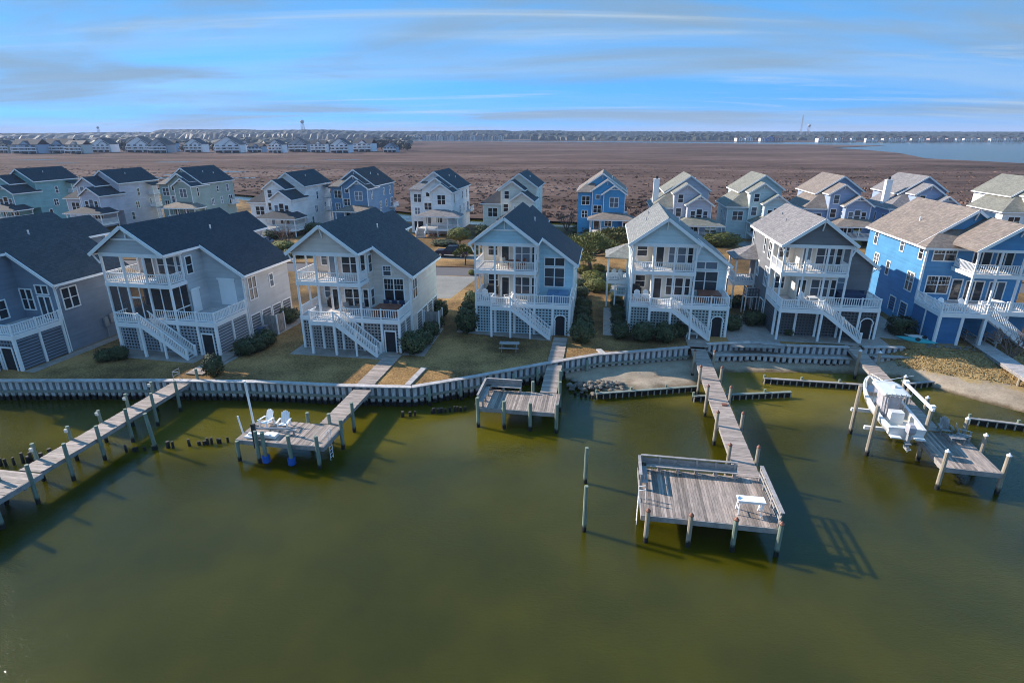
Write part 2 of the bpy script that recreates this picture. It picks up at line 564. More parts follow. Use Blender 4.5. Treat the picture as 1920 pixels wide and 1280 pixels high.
def interp(pts, x):
    if x <= pts[0][0]: return pts[0][1]
    for (a, b) in zip(pts, pts[1:]):
        if x <= b[0]: return a[1] + (b[1] - a[1]) * (x - a[0]) / (b[0] - a[0])
    return pts[-1][1]


SHORE = [(5.5, 49.0), (7.2, 46.4), (9, 46.0), (12, 46.4), (16.5, 47.4), (18.5, 50.0), (21, 50.9), (29, 50.8), (33, 50.4), (36.8, 49.4), (38.4, 46.9), (40.8, 43.9), (42.5, 42.1), (60, 34), (120, 22)]
TOPY = CAP_LEFT[8:] + CAP_RIGHT + CAP_END + BANK_TOP
TOPZ = [(5, 0.5), (33, 0.62), (36, 0.9), (39.5, 1.66), (200, 1.66)]


def beach_z(x, y):
    ys, yt, zt = interp(SHORE, x), interp(TOPY, x), interp(TOPZ, x)
    t = (y - ys) / max(0.5, yt - ys)
    wob = 0.06 * math.sin(x * 1.7 + y * 0.9) + 0.05 * math.sin(x * 0.6 - y * 2.1)
    if t < 0: return max(-0.9, (y - ys) * 0.14)
    if t > 1: return zt - 0.02
    return zt * t ** 0.75 + wob * t * (1 - t) * 3


def grid(name, x0, x1, y0, y1, nx, ny, fz, mat):
    mb = MB()
    for j in range(ny + 1):
        for i in range(nx + 1):
            x = x0 + (x1 - x0) * i / nx; y = y0 + (y1 - y0) * j / ny
            mb.v.append((x, y, fz(x, y)))
    for j in range(ny):
        for i in range(nx):
            a = j * (nx + 1) + i
            mb.f.append((a, a + 1, a + nx + 2, a + nx + 1))
    return struct(name, mb, mat, True)


def beach_mat():
    m, nt, b, N = nodemat('beach_sand_and_dry_grass')
    p = N('ShaderNodeNewGeometry').outputs['Position']
    s = N('ShaderNodeSeparateXYZ'); wire(nt, p, s.inputs[0])
    d = noise(nt, p, 6.0, 6, 0.7)
    a = noise(nt, p, 0.7, 5, 0.6)
    sand = ramp(nt, mth(nt, 'ADD', mth(nt, 'MULTIPLY', a, 0.5), mth(nt, 'MULTIPLY', d, 0.5)), [(0.36, (0.26, 0.205, 0.15)), (0.64, (0.46, 0.37, 0.275))])
    wet = ramp(nt, mth(nt, 'MULTIPLY_ADD', mth(nt, 'SUBTRACT', a, 0.5), 0.3, s.outputs[2]), [(0.03, (0.40, 0.36, 0.27)), (0.22, (1, 1, 1))])
    sand = mixc(nt, 1.0, sand, wet, 'MULTIPLY')
    grass = ramp(nt, d, [(0.3, (0.24, 0.165, 0.075)), (0.7, (0.46, 0.33, 0.155))])
    f = ramp(nt, mth(nt, 'MULTIPLY_ADD', mth(nt, 'SUBTRACT', a, 0.5), 0.9, s.outputs[2]), [(0.72, (0, 0, 0)), (0.86, (1, 1, 1))])
    wire(nt, mixc(nt, f, sand, grass), b.inputs['Base Color'])
    b.inputs['Roughness'].default_value = 0.95
    b.inputs['Specular IOR Level'].default_value = 0.15
    bump(nt, b, d, 0.7, 0.06)
    return m


M['beach'] = beach_mat()
grid('beach', 5.0, 75, 38, 55, 140, 68, beach_z, M['beach'])


def sheet(name, pts, mat, z=G + 0.004):
    return struct(name, MB().add([(x, y, z) for x, y in pts], [tuple(range(len(pts)))]), mat)


ROAD = [(-220, 104), (-90, 94), (-40, 89.8), (-9, 86.3), (30, 80.8), (80, 75), (220, 66)]
rm = MB()
for (a, b) in zip(ROAD, ROAD[1:]):
    rm.add([(a[0], a[1] - 2.8, G + .006), (b[0], b[1] - 2.8, G + .006), (b[0], b[1] + 2.8, G + .006), (a[0], a[1] + 2.8, G + .006)], [(0, 1, 2, 3)])
struct('road', rm, M['asphalt'])
kb = MB()
for (a, b) in zip(ROAD, ROAD[1:]):
    kb.bar((a[0], a[1] + 3.0, G + 0.05), (b[0], b[1] + 3.0, G + 0.05), 0.35, 0.12)
struct('kerb', kb, M['mulch'])
sheet('driveway', [(-12.2, 71), (-7.9, 71), (-4.9, 82.7), (-12.0, 83.7)], M['concrete'], G + .004)
sheet('driveway', [(-20, 97), (-2, 94.5), (-2, 98.0), (-20, 102)], M['concrete'], G + .004)
sheet('driveway', [(-56, 92.5), (-46, 91.5), (-40, 110), (-52, 112)], M['concrete'], G + .004)
sheet('driveway', [(10, 74), (15, 74), (17, 79.7), (10, 80.7)], M['concrete'], G + .004)
sheet('driveway', [(42, 82.4), (48, 81.4), (47, 112), (43, 112)], M['concrete'], G + .004)

# ------------------------------------------------------------------ marsh and far shore
far_px = [(1920, 306), (1736, 297), (1687, 287), (1623, 281), (1558, 277.5), (1661, 272.8), (1526, 271), (1330, 268.8), (1100, 266.5), (770, 264.5), (300, 264), (-200, 264)]
CANAL_FAR = [(-400, 352), (-180, 262), (-84, 207), (-36, 171), (-16, 156), (0, 151), (16, 147), (66, 140), (160, 128), (420, 110), (700, 170), (800, 330)]
mp = CANAL_FAR + [tuple(at(x, y, 0.5)[:2]) for x, y in far_px] + [(-2600, 1500), (-1500, 500)]
struct('marsh', MB().add([(x, y, 0.45) for x, y in mp], [tuple(range(len(mp)))]), M['marsh'])


def np_mesh(name, verts, faces_n, mat):
    """verts (n*k,3) grouped in faces of faces_n corners"""
    me = bpy.data.meshes.new(name)
    n = len(verts)
    me.vertices.add(n)
    me.vertices.foreach_set('co', np.asarray(verts, dtype=np.float32).ravel())
    me.loops.add(n)
    me.loops.foreach_set('vertex_index', np.arange(n, dtype=np.int32))
    nf = n // faces_n
    me.polygons.add(nf)
    me.polygons.foreach_set('loop_start', np.arange(0, n, faces_n, dtype=np.int32))
    me.polygons.foreach_set('loop_total', np.full(nf, faces_n, dtype=np.int32))
    me.update()
    me.validate()
    me.materials.append(mat)
    return me


def tufts(name, centres, wid, hei, mat, rng, blades=4):
    """clumps of upright leaning blades (triangles)"""
    n = len(centres)
    c = np.repeat(np.asarray(centres), blades, axis=0)
    m = len(c)
    w = np.repeat(np.asarray(wid), blades); h = np.repeat(np.asarray(hei), blades)
    a = rng.uniform(0, np.pi, m)
    off = rng.normal(0, 0.3, (m, 2)) * w[:, None]
    lean = rng.normal(0, 0.25, (m, 2)) * h[:, None]
    bx, by = np.cos(a) * w * .5, np.sin(a) * w * .5
    z = np.zeros(m)
    p = c + np.stack([off[:, 0], off[:, 1], z], 1)
    v0 = p + np.stack([-bx, -by, z], 1); v1 = p + np.stack([bx, by, z], 1)
    hh = h * rng.uniform(.7, 1.2, m)
    v2 = p + np.stack([bx * .5 + lean[:, 0], by * .5 + lean[:, 1], hh], 1)
    v3 = p + np.stack([-bx * .5 + lean[:, 0], -by * .5 + lean[:, 1], hh * rng.uniform(.8, 1, m)], 1)
    return np_mesh(name, np.stack([v0, v1, v2, v3], 1).reshape(-1, 3), 4, mat)


rng = np.random.default_rng(5)
M['marsh_tuft'] = marsh_mat('marsh_grass_blades', 1.7)
pts = []
while len(pts) < 9000:
    x = rng.uniform(-620, 640, 6000); y = 140 + 280 * rng.random(6000) ** 2.3
    for px_, py_ in zip(x, y):
        if abs(px_ - 20) < 0.95 * py_ + 30 and py_ > interp(CANAL_FAR, px_) + 3.5 + abs(rng.normal(0, 3)):
            pts.append((px_, py_, 0.44))
pts = np.array(pts[:9000])
clump = np.sin(pts[:, 0] * .11 + 2 * np.sin(pts[:, 1] * .07)) * np.sin(pts[:, 1] * .19 + np.sin(pts[:, 0] * .05))
tag(link('marsh_grass', tufts('marsh_grass', pts, 0.8 + 0.5 * rng.random(9000), np.clip(0.22 + 0.30 * clump + 0.2 * rng.random(9000), .08, .9) * np.clip((470 - pts[:, 1]) / 250, .12, 1), M['marsh_tuft'], rng)),
    'dense brown tidal marsh grass beyond the narrow canal', 'marsh grass', kind='stuff')
bk = []
M['dune'] = ground_mat('dune_grass', [(0.36, (0.34, 0.235, 0.105)), (0.62, (0.46, 0.33, 0.16))], 0.5, 6.0, bmp=0)
while len(bk) < 9000:
    x = rng.uniform(37, 66); t = rng.uniform(0.42, 1.15)
    ys, yt = interp(SHORE, x), interp(TOPY, x)
    y = ys + (yt - ys) * t
    z = beach_z(x, y)
    if z > 0.65 and rng.random() < 0.9: bk.append((x, y, z - 0.02))
tag(link('dune_grass', tufts('dune_grass', np.array(bk), 0.05 + 0.07 * rng.random(9000), 0.05 + 0.10 * rng.random(9000), M['dune'], rng)),
    'short dry golden grass on the sandy bank by the bright blue house', 'dune grass', kind='stuff')

# shallow pools and pale wrack lying in the marsh
def pool(px, py, rx, ry, seed):
    c = at(px, py, .45); r_ = random.Random(seed); n = 22
    pts_ = []
    for k in range(n):
        a = 2 * math.pi * k / n; f = r_.uniform(.55, 1.15)
        pts_.append((c.x + math.cos(a) * rx * f, c.y + math.sin(a) * ry * f, .47))
    struct('pool', MB().add(pts_, [tuple(range(n))]), M['water'])


for i, (a_, b_, c_, d_) in enumerate([(262, 332, 9, 5), (305, 334, 12, 4), (345, 328, 14, 4), (395, 330, 12, 5), (430, 322, 16, 5), (455, 334, 9, 3), (210, 322, 12, 4), (120, 306, 16, 6), (560, 312, 14, 4), (640, 300, 20, 6), (70, 300, 20, 7), (330, 304, 22, 7)]):
    pool(a_, b_, c_, d_, i)

# far shore: low land, wooded dune ridge
struct('far_shore', MB().add([(-9000, 2040, 0.8), (-200, 2040, 0.8), (150, 1800, 0.8), (700, 1560, 0.8), (1500, 1500, 0.8), (9000, 1500, 0.8), (9000, 9000, 0.8), (-9000, 9000, 0.8)], [tuple(range(8))]), M['marsh'])


def ridge(name, label, x0, x1, ybase, depth, hfun, step, mat):
    rows = 16
    xs = np.arange(x0, x1, step)
    mb = MB()
    for j in range(rows):
        t = j / (rows - 1)
        prof = min(1.0, .42 + .13 * j) if j else 0
        for x in xs:
            h = hfun(x) * prof
            jag = rng.uniform(-1, 1) * 2.4
            mb.v.append((x + rng.uniform(-3, 3), ybase(x) + depth * t + rng.uniform(-7, 7), 0.7 + (max(2, h + jag) if j else 0)))
    n = len(xs)
    for j in range(rows - 1):
        for i in range(n - 1):
            a = j * n + i
            mb.f.append((a, a + 1, a + n + 1, a + n))
    return tag(mb.build(name, mat), label, 'woods', kind='stuff')


def hill_l(x):
    p = 960 + 1142 * x / 2300
    base = interp([(-600, 20), (60, 20), (180, 24), (268, 24), (275, 34), (420, 34), (480, 30), (560, 33), (620, 32), (640, 29), (760, 27), (860, 28), (890, 31), (945, 31), (960, 27), (1010, 30), (1050, 30), (1080, 27), (1300, 26), (1900, 25), (2600, 25)], p)
    return base


ridge('far_wood', 'wooded dune ridge along the far horizon', -3600, 3600, lambda x: 2250 + 60 * math.sin(x * .003), 260, hill_l, 9, M['wood_far'])
ridge('far_wood', 'lower belt of trees along the far shore on the right', 60, 3200, lambda x: 1900 - 90 * min(1, max(0, (x - 60) / 600)) + 20 * math.sin(x * .01), 120, lambda x: 17 + 3 * math.sin(x * .013), 8, M['wood_far'])
ridge('far_wood', 'low thicket behind the far row of houses on the left', -1500, -190, lambda x: 1250 + 60 * math.sin(x * .006), 120, lambda x: 9 + 3 * math.sin(x * .02), 8, M['wood_far'])

# ------------------------------------------------------------------ bulkheads
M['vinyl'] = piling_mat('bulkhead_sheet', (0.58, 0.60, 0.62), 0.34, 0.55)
M['vinyl_shaded'] = piling_mat('bulkhead_sheet_shaded_recess', (0.24, 0.26, 0.29), 0.62, 0.9)  # recess coloured darker than the ribs for its shade, above the waterline growth
M['wale'] = piling_mat('bulkhead_wale', (0.23, 0.26, 0.23))
M['cap'] = wood('bulkhead_cap_board', (0.46, 0.43, 0.42), 0.3, (3, 3, 3))


def bulkhead(label, pts, ztop=1.8, zbot=-0.6, pitch=0.58, piles=(), wz=0.86):
    o = Vector((pts[0][0], pts[0][1], 0))
    t = thing('bulkhead', label, 'bulkhead', o)
    proud = MB().box(-0.16, 0.16, -0.12, 0.12, zbot, ztop - 0.06).mesh('panel', M['vinyl'])
    for (a, b) in zip(pts, pts[1:]):
        A, B = Vector((*a, 0)) - o, Vector((*b, 0)) - o
        d = (B - A); L = d.length; d.normalize()
        nrm = Vector((d.y, -d.x, 0))                       # towards the water
        ang = math.atan2(d.y, d.x)
        n = max(1, round(L / pitch))
        for k in range(n):
            link('panel', proud, t, A + d * ((k + .5) * L / n) - nrm * 0.02, ang)
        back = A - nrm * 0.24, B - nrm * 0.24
        MB().bar(back[0] + Vector((0, 0, (ztop + zbot) / 2)), back[1] + Vector((0, 0, (ztop + zbot) / 2)), 0.12, ztop - zbot - 0.12).build('sheet', M['vinyl_shaded'], t)
        MB().bar(A - nrm * 0.02 + Vector((0, 0, ztop - 0.03)), B - nrm * 0.02 + Vector((0, 0, ztop - 0.03)), 0.52, 0.10).build('cap', M['cap'], t)
        if wz: MB().bar(A + nrm * 0.19 + Vector((0, 0, wz)), B + nrm * 0.19 + Vector((0, 0, wz)), 0.14, 0.2).build('wale', M['wale'], t)
    for (x, y) in piles:
        MB().cyl((x - o.x, y - o.y, -0.6), (x - o.x, y - o.y, ztop - 0.25), 0.14, 0.13, 9).build('piling', M['pile_green'], t, True)
    return t


pl = []
for (a, b) in zip(CAP_LEFT[6:], CAP_LEFT[7:10]):
    L = math.hypot(b[0] - a[0], b[1] - a[1]); n = int(L / 1.9)
    dx, dy = (b[0] - a[0]) / L, (b[1] - a[1]) / L
    for k in range(n):
        s = (k + .5) * L / n
        pl.append((a[0] + dx * s + dy * 0.42, a[1] + dy * s - dx * 0.42))
bulkhead('long pale bulkhead of ribbed sheets with grey cap along the left lawns', CAP_LEFT, piles=pl)
bulkhead('short upper bulkhead between the pier with a big platform and the boat-lift pier', CAP_RIGHT, zbot=0.3, wz=None)
bulkhead('lower bulkhead tier just above the shaded sand between two piers', [(19.9, 52.6), (24.2, 52.9), (27.6, 52.2), (33.0, 51.8)], ztop=1.05, zbot=-0.2, wz=None)
bulkhead('stubby upper bulkhead right of the boat-lift pier', CAP_END, zbot=0.3, wz=None)
bulkhead('stubby lower bulkhead tier right of the boat-lift pier', [(35.2, 51.9), (39.2, 51.8)], ztop=1.2, zbot=-0.2, wz=None)
sheet('terrace', [(19.7, 53.8), (24.1, 54.3), (27.3, 53.4), (33.2, 52.9), (33.0, 51.8), (27.6, 52.2), (24.2, 52.9), (19.9, 52.6)], M['gravel'], 0.98)
sheet('terrace', [(34.7, 52.9), (38.7, 52.8), (39.2, 51.8), (35.2, 51.9)], M['gravel'], 1.12)

# ================================================================== house kit
def facebox(mb, face, a, d, s0, s1, o0, o1, z0, z1):
    """box on a wall: s along the wall, o outwards, wall plane at d, centre a"""
    if face == 'F': mb.box(a + s0, a + s1, d - o1, d - o0, z0, z1)
    elif face == 'B': mb.box(a + s0, a + s1, d + o0, d + o1, z0, z1)
    elif face == 'R': mb.box(d + o0, d + o1, a + s0, a + s1, z0, z1)
    else: mb.box(d - o1, d - o0, a + s0, a + s1, z0, z1)


def window(par, face, a, d, z0, w, h, cols=1, rail=True, munt=False, glassm=None, trim=None, name='window', label=None):
    trim = trim or M['white']
    c = 0.11
    m = MB()
    facebox(m, face, a, d, -w / 2 - c, -w / 2, 0, .07, z0 - c, z0 + h + c)
    facebox(m, face, a, d, w / 2, w / 2 + c, 0, .07, z0 - c, z0 + h + c)
    facebox(m, face, a, d, -w / 2, w / 2, 0, .07, z0 + h, z0 + h + c)
    facebox(m, face, a, d, -w / 2, w / 2, 0, .09, z0 - c, z0)
    for k in range(1, cols):
        s = -w / 2 + w * k / cols
        facebox(m, face, a, d, s - .06, s + .06, 0, .065, z0, z0 + h)
    if rail: facebox(m, face, a, d, -w / 2, w / 2, 0, .05, z0 + h * .5 - .03, z0 + h * .5 + .03)
    if munt:
        for k in range(cols):
            for q in (1 / 3, 2 / 3):
                s = -w / 2 + w * (k + q) / cols
                facebox(m, face, a, d, s - .014, s + .014, 0, .04, z0 + h * .5, z0 + h)
        facebox(m, face, a, d, -w / 2, w / 2, 0, .042, z0 + h * .75 - .014, z0 + h * .75 + .014)
    f = m.build(name, trim, par)
    if label: f['label'] = label
    p = MB()
    facebox(p, face, a, d, -w / 2, w / 2, .004, .022, z0, z0 + h)
    p.build('pane', glassm or M['glass'], f)
    return f


def louvre(par, face, a, d, z0, w, h, mat):
    """framed opening with slats, used for the storage rooms under the houses"""
    m = MB(); c = .12
    facebox(m, face, a, d, -w / 2 - c, -w / 2, 0, .07, z0 - c, z0 + h + c)
    facebox(m, face, a, d, w / 2, w / 2 + c, 0, .07, z0 - c, z0 + h + c)
    facebox(m, face, a, d, -w / 2, w / 2, 0, .07, z0 + h, z0 + h + c)
    f = m.build('vent_frame', M['white'], par)
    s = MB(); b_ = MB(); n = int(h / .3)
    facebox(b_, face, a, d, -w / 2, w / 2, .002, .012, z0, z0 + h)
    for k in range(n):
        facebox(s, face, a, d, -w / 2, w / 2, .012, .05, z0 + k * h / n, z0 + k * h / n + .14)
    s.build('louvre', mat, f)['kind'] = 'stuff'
    b_.build('vent_backing', M['dim'], f)  # dark backing colour stands for the shade behind the slats


def railing(par, p, q, z, z2=None, h=.95, mat=None, step=.2):
    """top and bottom rail with balusters between two points, level or sloping"""
    mat = mat or M['white']
    z2 = z if z2 is None else z2
    P, Q = Vector((p[0], p[1], z)), Vector((q[0], q[1], z2))
    m = MB()
    up = Vector((0, 0, 1))
    m.bar(P + up * (h - .03), Q + up * (h - .03), .11, .06)
    m.bar(P + up * .12, Q + up * .12, .05, .08)
    L = (Q - P).length; n = max(2, int(L / step))
    for k in range(1, n):
        a = P.lerp(Q, k / n)
        m.box(a.x - .03, a.x + .03, a.y - .03, a.y + .03, a.z + .13, a.z + h - .05)
    o = m.build('railing', mat, par); o['kind'] = 'stuff'
    return o


def post(par, x, y, z0, z1, w=.17, mat=None, name='post'):
    return MB().box(x - w / 2, x + w / 2, y - w / 2, y + w / 2, z0, z1).build(name, mat or M['white'], par)


def lattice(par, face, a, d, z0, w, h, mat, hole=None, pitch=.3, strip=.13):
    """crossed strips; hole=(s0,s1,top) leaves a doorway"""
    m = MB()
    n = int(w / pitch)
    for k in range(n + 1):
        s = -w / 2 + k * w / n
        zb = z0
        if hole and hole[0] < s < hole[1]: zb = hole[2]
        facebox(m, face, a, d, s - strip / 2, s + strip / 2, .0, .025, zb, z0 + h)
    r = int(h / pitch)
    for k in range(r + 1):
        z = z0 + k * h / r
        if hole and z < hole[2]:
            facebox(m, face, a, d, -w / 2, hole[0], .026, .05, z - strip / 2, z + strip / 2)
            facebox(m, face, a, d, hole[1], w / 2, .026, .05, z - strip / 2, z + strip / 2)
        else:
            facebox(m, face, a, d, -w / 2, w / 2, .026, .05, z - strip / 2, z + strip / 2)
    o = m.build('lattice', mat, par); o['kind'] = 'stuff'
    return o


def gable(par, x0, x1, y0, y1, z0, ze, k, wallm, roofm, over=.4, foy=.45, boy=.3, th=.16, rx=None, deco=None, fas=True, front=True):
    """gable-roofed block, ridge along y; ze is the wall height at x0, x1"""
    rx = (x0 + x1) / 2 if rx is None else rx
    zr0 = ze + k * (rx - x0); zr = zr0
    w = MB()
    pf = [(x0, z0), (x1, z0), (x1, zr - k * (x1 - rx)), (rx, zr), (x0, ze)]
    w.slab([(x, y0, z) for x, z in pf], (0, y1 - y0, 0))
    wall = w.build('wall', wallm, par)
    ya, yb = y0 - foy, y1 + boy
    r = MB()
    up = .02
    r.slab([(x0 - over, ya, ze - k * over + up), (rx, ya, zr + up), (rx, yb, zr + up), (x0 - over, yb, ze - k * over + up)], (0, 0, th))
    zx = zr - k * (x1 + over - rx)
    r.slab([(rx, ya, zr + up), (x1 + over, ya, zx + up), (x1 + over, yb, zx + up), (rx, yb, zr + up)], (0, 0, th))
    roof = r.build('roof', roofm, par)
    if fas == 'eave':
        f = MB(); f.bar((x1 + over + .03, ya, zx + .06), (x1 + over + .03, yb, zx + .06), .05, .2); f.build('fascia', M['white'], roof)
    elif fas:
        f = MB(); fy = ya - .03
        f.bar((x0 - over, fy, ze - k * over + .04), (rx, fy, zr + .04), .06, .26)
        f.bar((rx, fy, zr + .04), (x1 + over, fy, zx + .04), .06, .26)
        f.bar((x0 - over - .03, ya, ze - k * over + .06), (x0 - over - .03, yb, ze - k * over + .06), .05, .2)
        f.bar((x1 + over + .03, ya, zx + .06), (x1 + over + .03, yb, zx + .06), .05, .2)
        if deco == 'truss':
            zc = ze + k * (rx - x0) * .55; dxx = (zr - zc) / k
            f.bar((rx - dxx, y0 - .12, zc), (rx + dxx, y0 - .12, zc), .1, .16)
            f.bar((rx, y0 - .12, zc), (rx, y0 - .12, zr - .05), .1, .12)
        elif deco == 'bracket':
            f.bar((rx, fy + .02, zr - .1), (rx, y0 - .05, zr - .95), .1, .13)
        f.build('fascia', M['white'], roof)
    return wall, roof


def hip(par, x0, x1, y0, y1, z, k, roofm, over=.35, th=.14):
    """low hipped roof over a porch: slopes on the front and both ends, top edge against the house at y1"""
    a, b, c = x0 - over, x1 + over, y0 - over
    dpt = y1 - c
    zt = z + k * dpt
    ins = min(dpt, (b - a) / 2 - .1)
    pts = [(a, c, z), (b, c, z), (b - ins, y1, zt), (a + ins, y1, zt)]
    r = MB()
    r.slab(pts, (0, 0, th))
    r.slab([(a, c, z), (a + ins, y1, zt), (a, y1, z)], (0, 0, th))
    r.slab([(b, c, z), (b, y1, z), (b - ins, y1, zt)], (0, 0, th))
    o = r.build('porch_roof', roofm, par)
    f = MB()
    f.box(a - .03, b + .03, c - .05, c - .004, z - .1, z + .1)
    f.box(a - .05, a - .004, c, y1, z - .1, z + .1)
    f.box(b + .004, b + .05, c, y1, z - .1, z + .1)
    f.build('fascia', M['white'], o)
    return o


def stairs(par, x0, z0, x1, z1, ya, yb, tread=None, posts=(), n=None):
    """straight flight along x from (x0,z0) down to (x1,z1) with closed white stringers and railings"""
    n = n or max(3, int(round((z0 - z1) / .19)))
    s = MB()
    for y in (ya, yb):
        s.bar((x0, y, z0 - .22), (x1, y, z1 + .02), .06, .34)
    s.build('stringer', M['white'], par)
    for k in range(n):
        x = x0 + (x1 - x0) * (k + .5) / n
        z = z0 - (z0 - z1) * (k + 1) / n
        w = abs(x1 - x0) / n / 2
        MB().box(x - w, x + w, ya + .05, yb - .05, z - .05, z).build('tread', tread or M['deck'], par)
    railing(par, (x0, ya), (x1, ya), z0, z1)
    railing(par, (x0, yb), (x1, yb), z0, z1)


def yrow(mb, *a):
    return mb


# ------------------------------------------------------------------ front row: two-storey porch houses on pilings
D1, D2, BM, KR, RX, RZ = 3.3, 6.7, 9.42, .73, 3.15, 12.0
LEN, WID, PW, BAY = 12.8, 9.95, 6.3, 3.5


def zr(x):
    return RZ - KR * abs(x - RX)


def front_house(label, org, yaw, body, roofm, latm, porchm, deco='truss', door='rect', screened=False, shutters=False,
                land=(1.9, 4.0), bay='pair', right=(), left=(), vents_r=True, vents_l=False, porch=None, length=LEN, side_porch=False, ground=None, BAY=BAY, sx=1.0):
    L = length
    h = thing('house', label, 'house', (org[0], org[1], G), yaw, 'houses on pilings along the bulkhead')
    h.scale = (sx, 1, 1)
    t = .16
    # ---- walls
    w = MB()
    w.slab([(0, 4.2, 0), (0, L, 0), (0, L, zr(0)), (0, 4.2, zr(0))], (t, 0, 0))                       # left
    w.slab([(WID, BAY, 0), (WID, L, 0), (WID, L, zr(WID)), (WID, BAY, zr(WID))], (-t, 0, 0))           # right
    w.slab([(t, L, 0), (WID - t, L, 0), (WID - t, L, zr(WID - t)), (RX, L, RZ), (t, L, zr(t))], (0, -t, 0))
    w.slab([(PW, BAY, D1), (WID - t, BAY, D1), (WID - t, BAY, zr(WID - t)), (PW, BAY, zr(PW))], (0, t, 0))
    w.build('wall', body, h)
    g = MB()                                                                                            # porch gable
    g.slab([(0, 0.02, BM + .12), (PW, 0.02, BM + .12), (PW, 0.02, zr(PW)), (RX, 0.02, RZ), (0, 0.02, zr(0))], (0, .12, 0))
    g.build('gable_wall', body, h)
    q = MB()
    q.box(t, 2.2, 4.2, 4.3, D1, BM)
    q.box(2.2, 2.3, 2.2, 4.2, D1, BM)
    q.box(2.3, PW, 2.2, 2.3, D1, BM)
    q.box(PW - .1, PW, 2.3, BAY + t, D1, BM)
    q.build('porch_wall', porchm, h)
    c = MB()
    c.box(.02, PW - .02, .14, 4.2, BM + .02, BM + .1)
    c.build('porch_ceiling', M['white'], h)
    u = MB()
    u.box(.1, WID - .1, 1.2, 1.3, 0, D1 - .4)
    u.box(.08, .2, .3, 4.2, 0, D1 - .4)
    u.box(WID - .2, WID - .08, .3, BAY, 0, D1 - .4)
    u.build('storage_wall', M['dim'], h)  # coloured dark for the shade behind the lattice
    # ---- roof
    y0, ym, y1, th = -.5, BAY - .4, L + .3, .17
    r = MB()
    r.slab([(-.45, y0, zr(-.45)), (RX, y0, RZ), (RX, y1, RZ), (-.45, y1, zr(-.45))], (0, 0, th))
    r.slab([(RX, y0, RZ), (6.6, y0, zr(6.6)), (6.6, ym, zr(6.6)), (RX, ym, RZ)], (0, 0, th))
    r.slab([(RX, ym, RZ), (10.45, ym, zr(10.45)), (10.45, y1, zr(10.45)), (RX, y1, RZ)], (0, 0, th))
    roof = r.build('roof', roofm, h)
    f = MB(); fy = y0 - .035
    f.bar((-.5, fy, zr(-.5) + .02), (RX, fy, RZ + .02), .07, .30)
    f.bar((RX, fy, RZ + .02), (6.62, fy, zr(6.62) + .02), .07, .30)
    f.bar((6.63, y0, zr(6.63) + .05), (6.63, ym, zr(6.63) + .05), .05, .22)
    f.bar((6.5, ym - .035, zr(6.5) + .02), (10.5, ym - .035, zr(10.5) + .02), .07, .30)
    f.bar((10.49, ym, zr(10.49) + .05), (10.49, y1, zr(10.49) + .05), .05, .22)
    f.bar((-.49, y0, zr(-.49) + .05), (-.49, y1, zr(-.49) + .05), .05, .22)
    f.build('fascia', M['white'], roof)
    d = MB()
    if deco == 'truss':
        d.bar((RX - 1.5, -.1, 10.85), (RX + 1.5, -.1, 10.85), .1, .16)
        d.bar((RX, -.1, 10.85), (RX, -.1, RZ - .05), .1, .13)
    else:
        d.bar((RX, -.48, RZ - .1), (RX, -.06, RZ - 1.05), .1, .14)
    d.bar((-.35, -.25, zr(-.35) - .1), (0, -.02, 8.5), .1, .12)
    d.bar((6.5, -.25, zr(6.5) - .15), (PW, -.02, 8.5), .1, .12)
    d.build('gable_truss', M['white'], roof)
    MB().cyl((5.2, 8.2, zr(5.2)), (5.2, 8.2, zr(5.2) + .55), .07, n=8).build('vent_pipe', M['white'], roof)
    for (vx, vy) in ((1.5, 6.4), (1.9, 9.6)): MB().cyl((vx, vy, zr(vx)), (vx, vy, zr(vx) + .42), .06, n=8).build('vent_pipe', M['metal'], roof)
    MB().cyl((10.52, BAY + .1, zr(10.4) - .05), (WID + .07, BAY + .1, zr(10.4) - .5), .05, n=6).cyl((WID + .07, BAY + .1, zr(10.4) - .5), (WID + .07, BAY + .1, .1), .05, n=6).build('downpipe', M['white'], roof)
    # rear cross wing showing above the long slope
    gable(h, 2.2, 5.6, L + .32, L + 3.4, 0, 9.8, .85, body, roofm, rx=3.9, over=.45, foy=0, boy=.4, fas='eave')
    MB().bar((5.98, L + 3.0, 9.4), (5.63, L + 3.0, 8.6), .1, .1).build('eave_bracket', M['white'], h)
    # ---- decks
    MB().box(.02, WID - .02, .06, BAY if True else 0, D1 - .05, D1).build('deck_floor', M['deck'], h)
    MB().box(.02, PW, BAY, 4.2, D1 - .05, D1).build('deck_floor', M['deck'], h)
    MB().box(.06, PW - .06, .06, 4.2, D2 - .05, D2).build('deck_floor', M['deck'], h)
    m = MB()
    m.box(-.05, WID + .05, -.02, .055, D1 - .42, D1 + .01)
    m.box(WID, WID + .05, .06, BAY, D1 - .42, D1 + .01)
    m.box(-.05, .0, .06, 4.2, D1 - .42, D1 + .01)
    m.build('rim_board', M['white'], h)
    m = MB()
    m.box(-.05, PW + .05, -.02, .055, D2 - .36, D2 + .01)
    m.box(PW, PW + .05, .06, 2.2, D2 - .36, D2 + .01)
    m.box(-.05, .0, .06, 4.2, D2 - .36, D2 + .01)
    m.box(.07, PW - .07, .06, 4.2, D2 - .12, D2 - .06)
    m.build('rim_board', M['white'], h)
    m = MB()
    m.box(-.05, PW + .05, -.02, .12, BM - .22, BM + .12)
    m.box(-.05, .07, .12, 4.2, BM - .22, BM + .12)
    m.box(PW - .07, PW + .05, .12, 2.2, BM - .22, BM + .12)
    m.build('porch_beam', M['white'], h)
    xs = [0.06, 2.1, 4.15, PW - .06]
    for x in xs:
        post(h, x, .1, D2, BM - .22); post(h, x, .1, D1, D2 - .36)
    for x in xs + [8.15, WID - .06]:
        post(h, x, .1, 0, D1 - .42, .22)
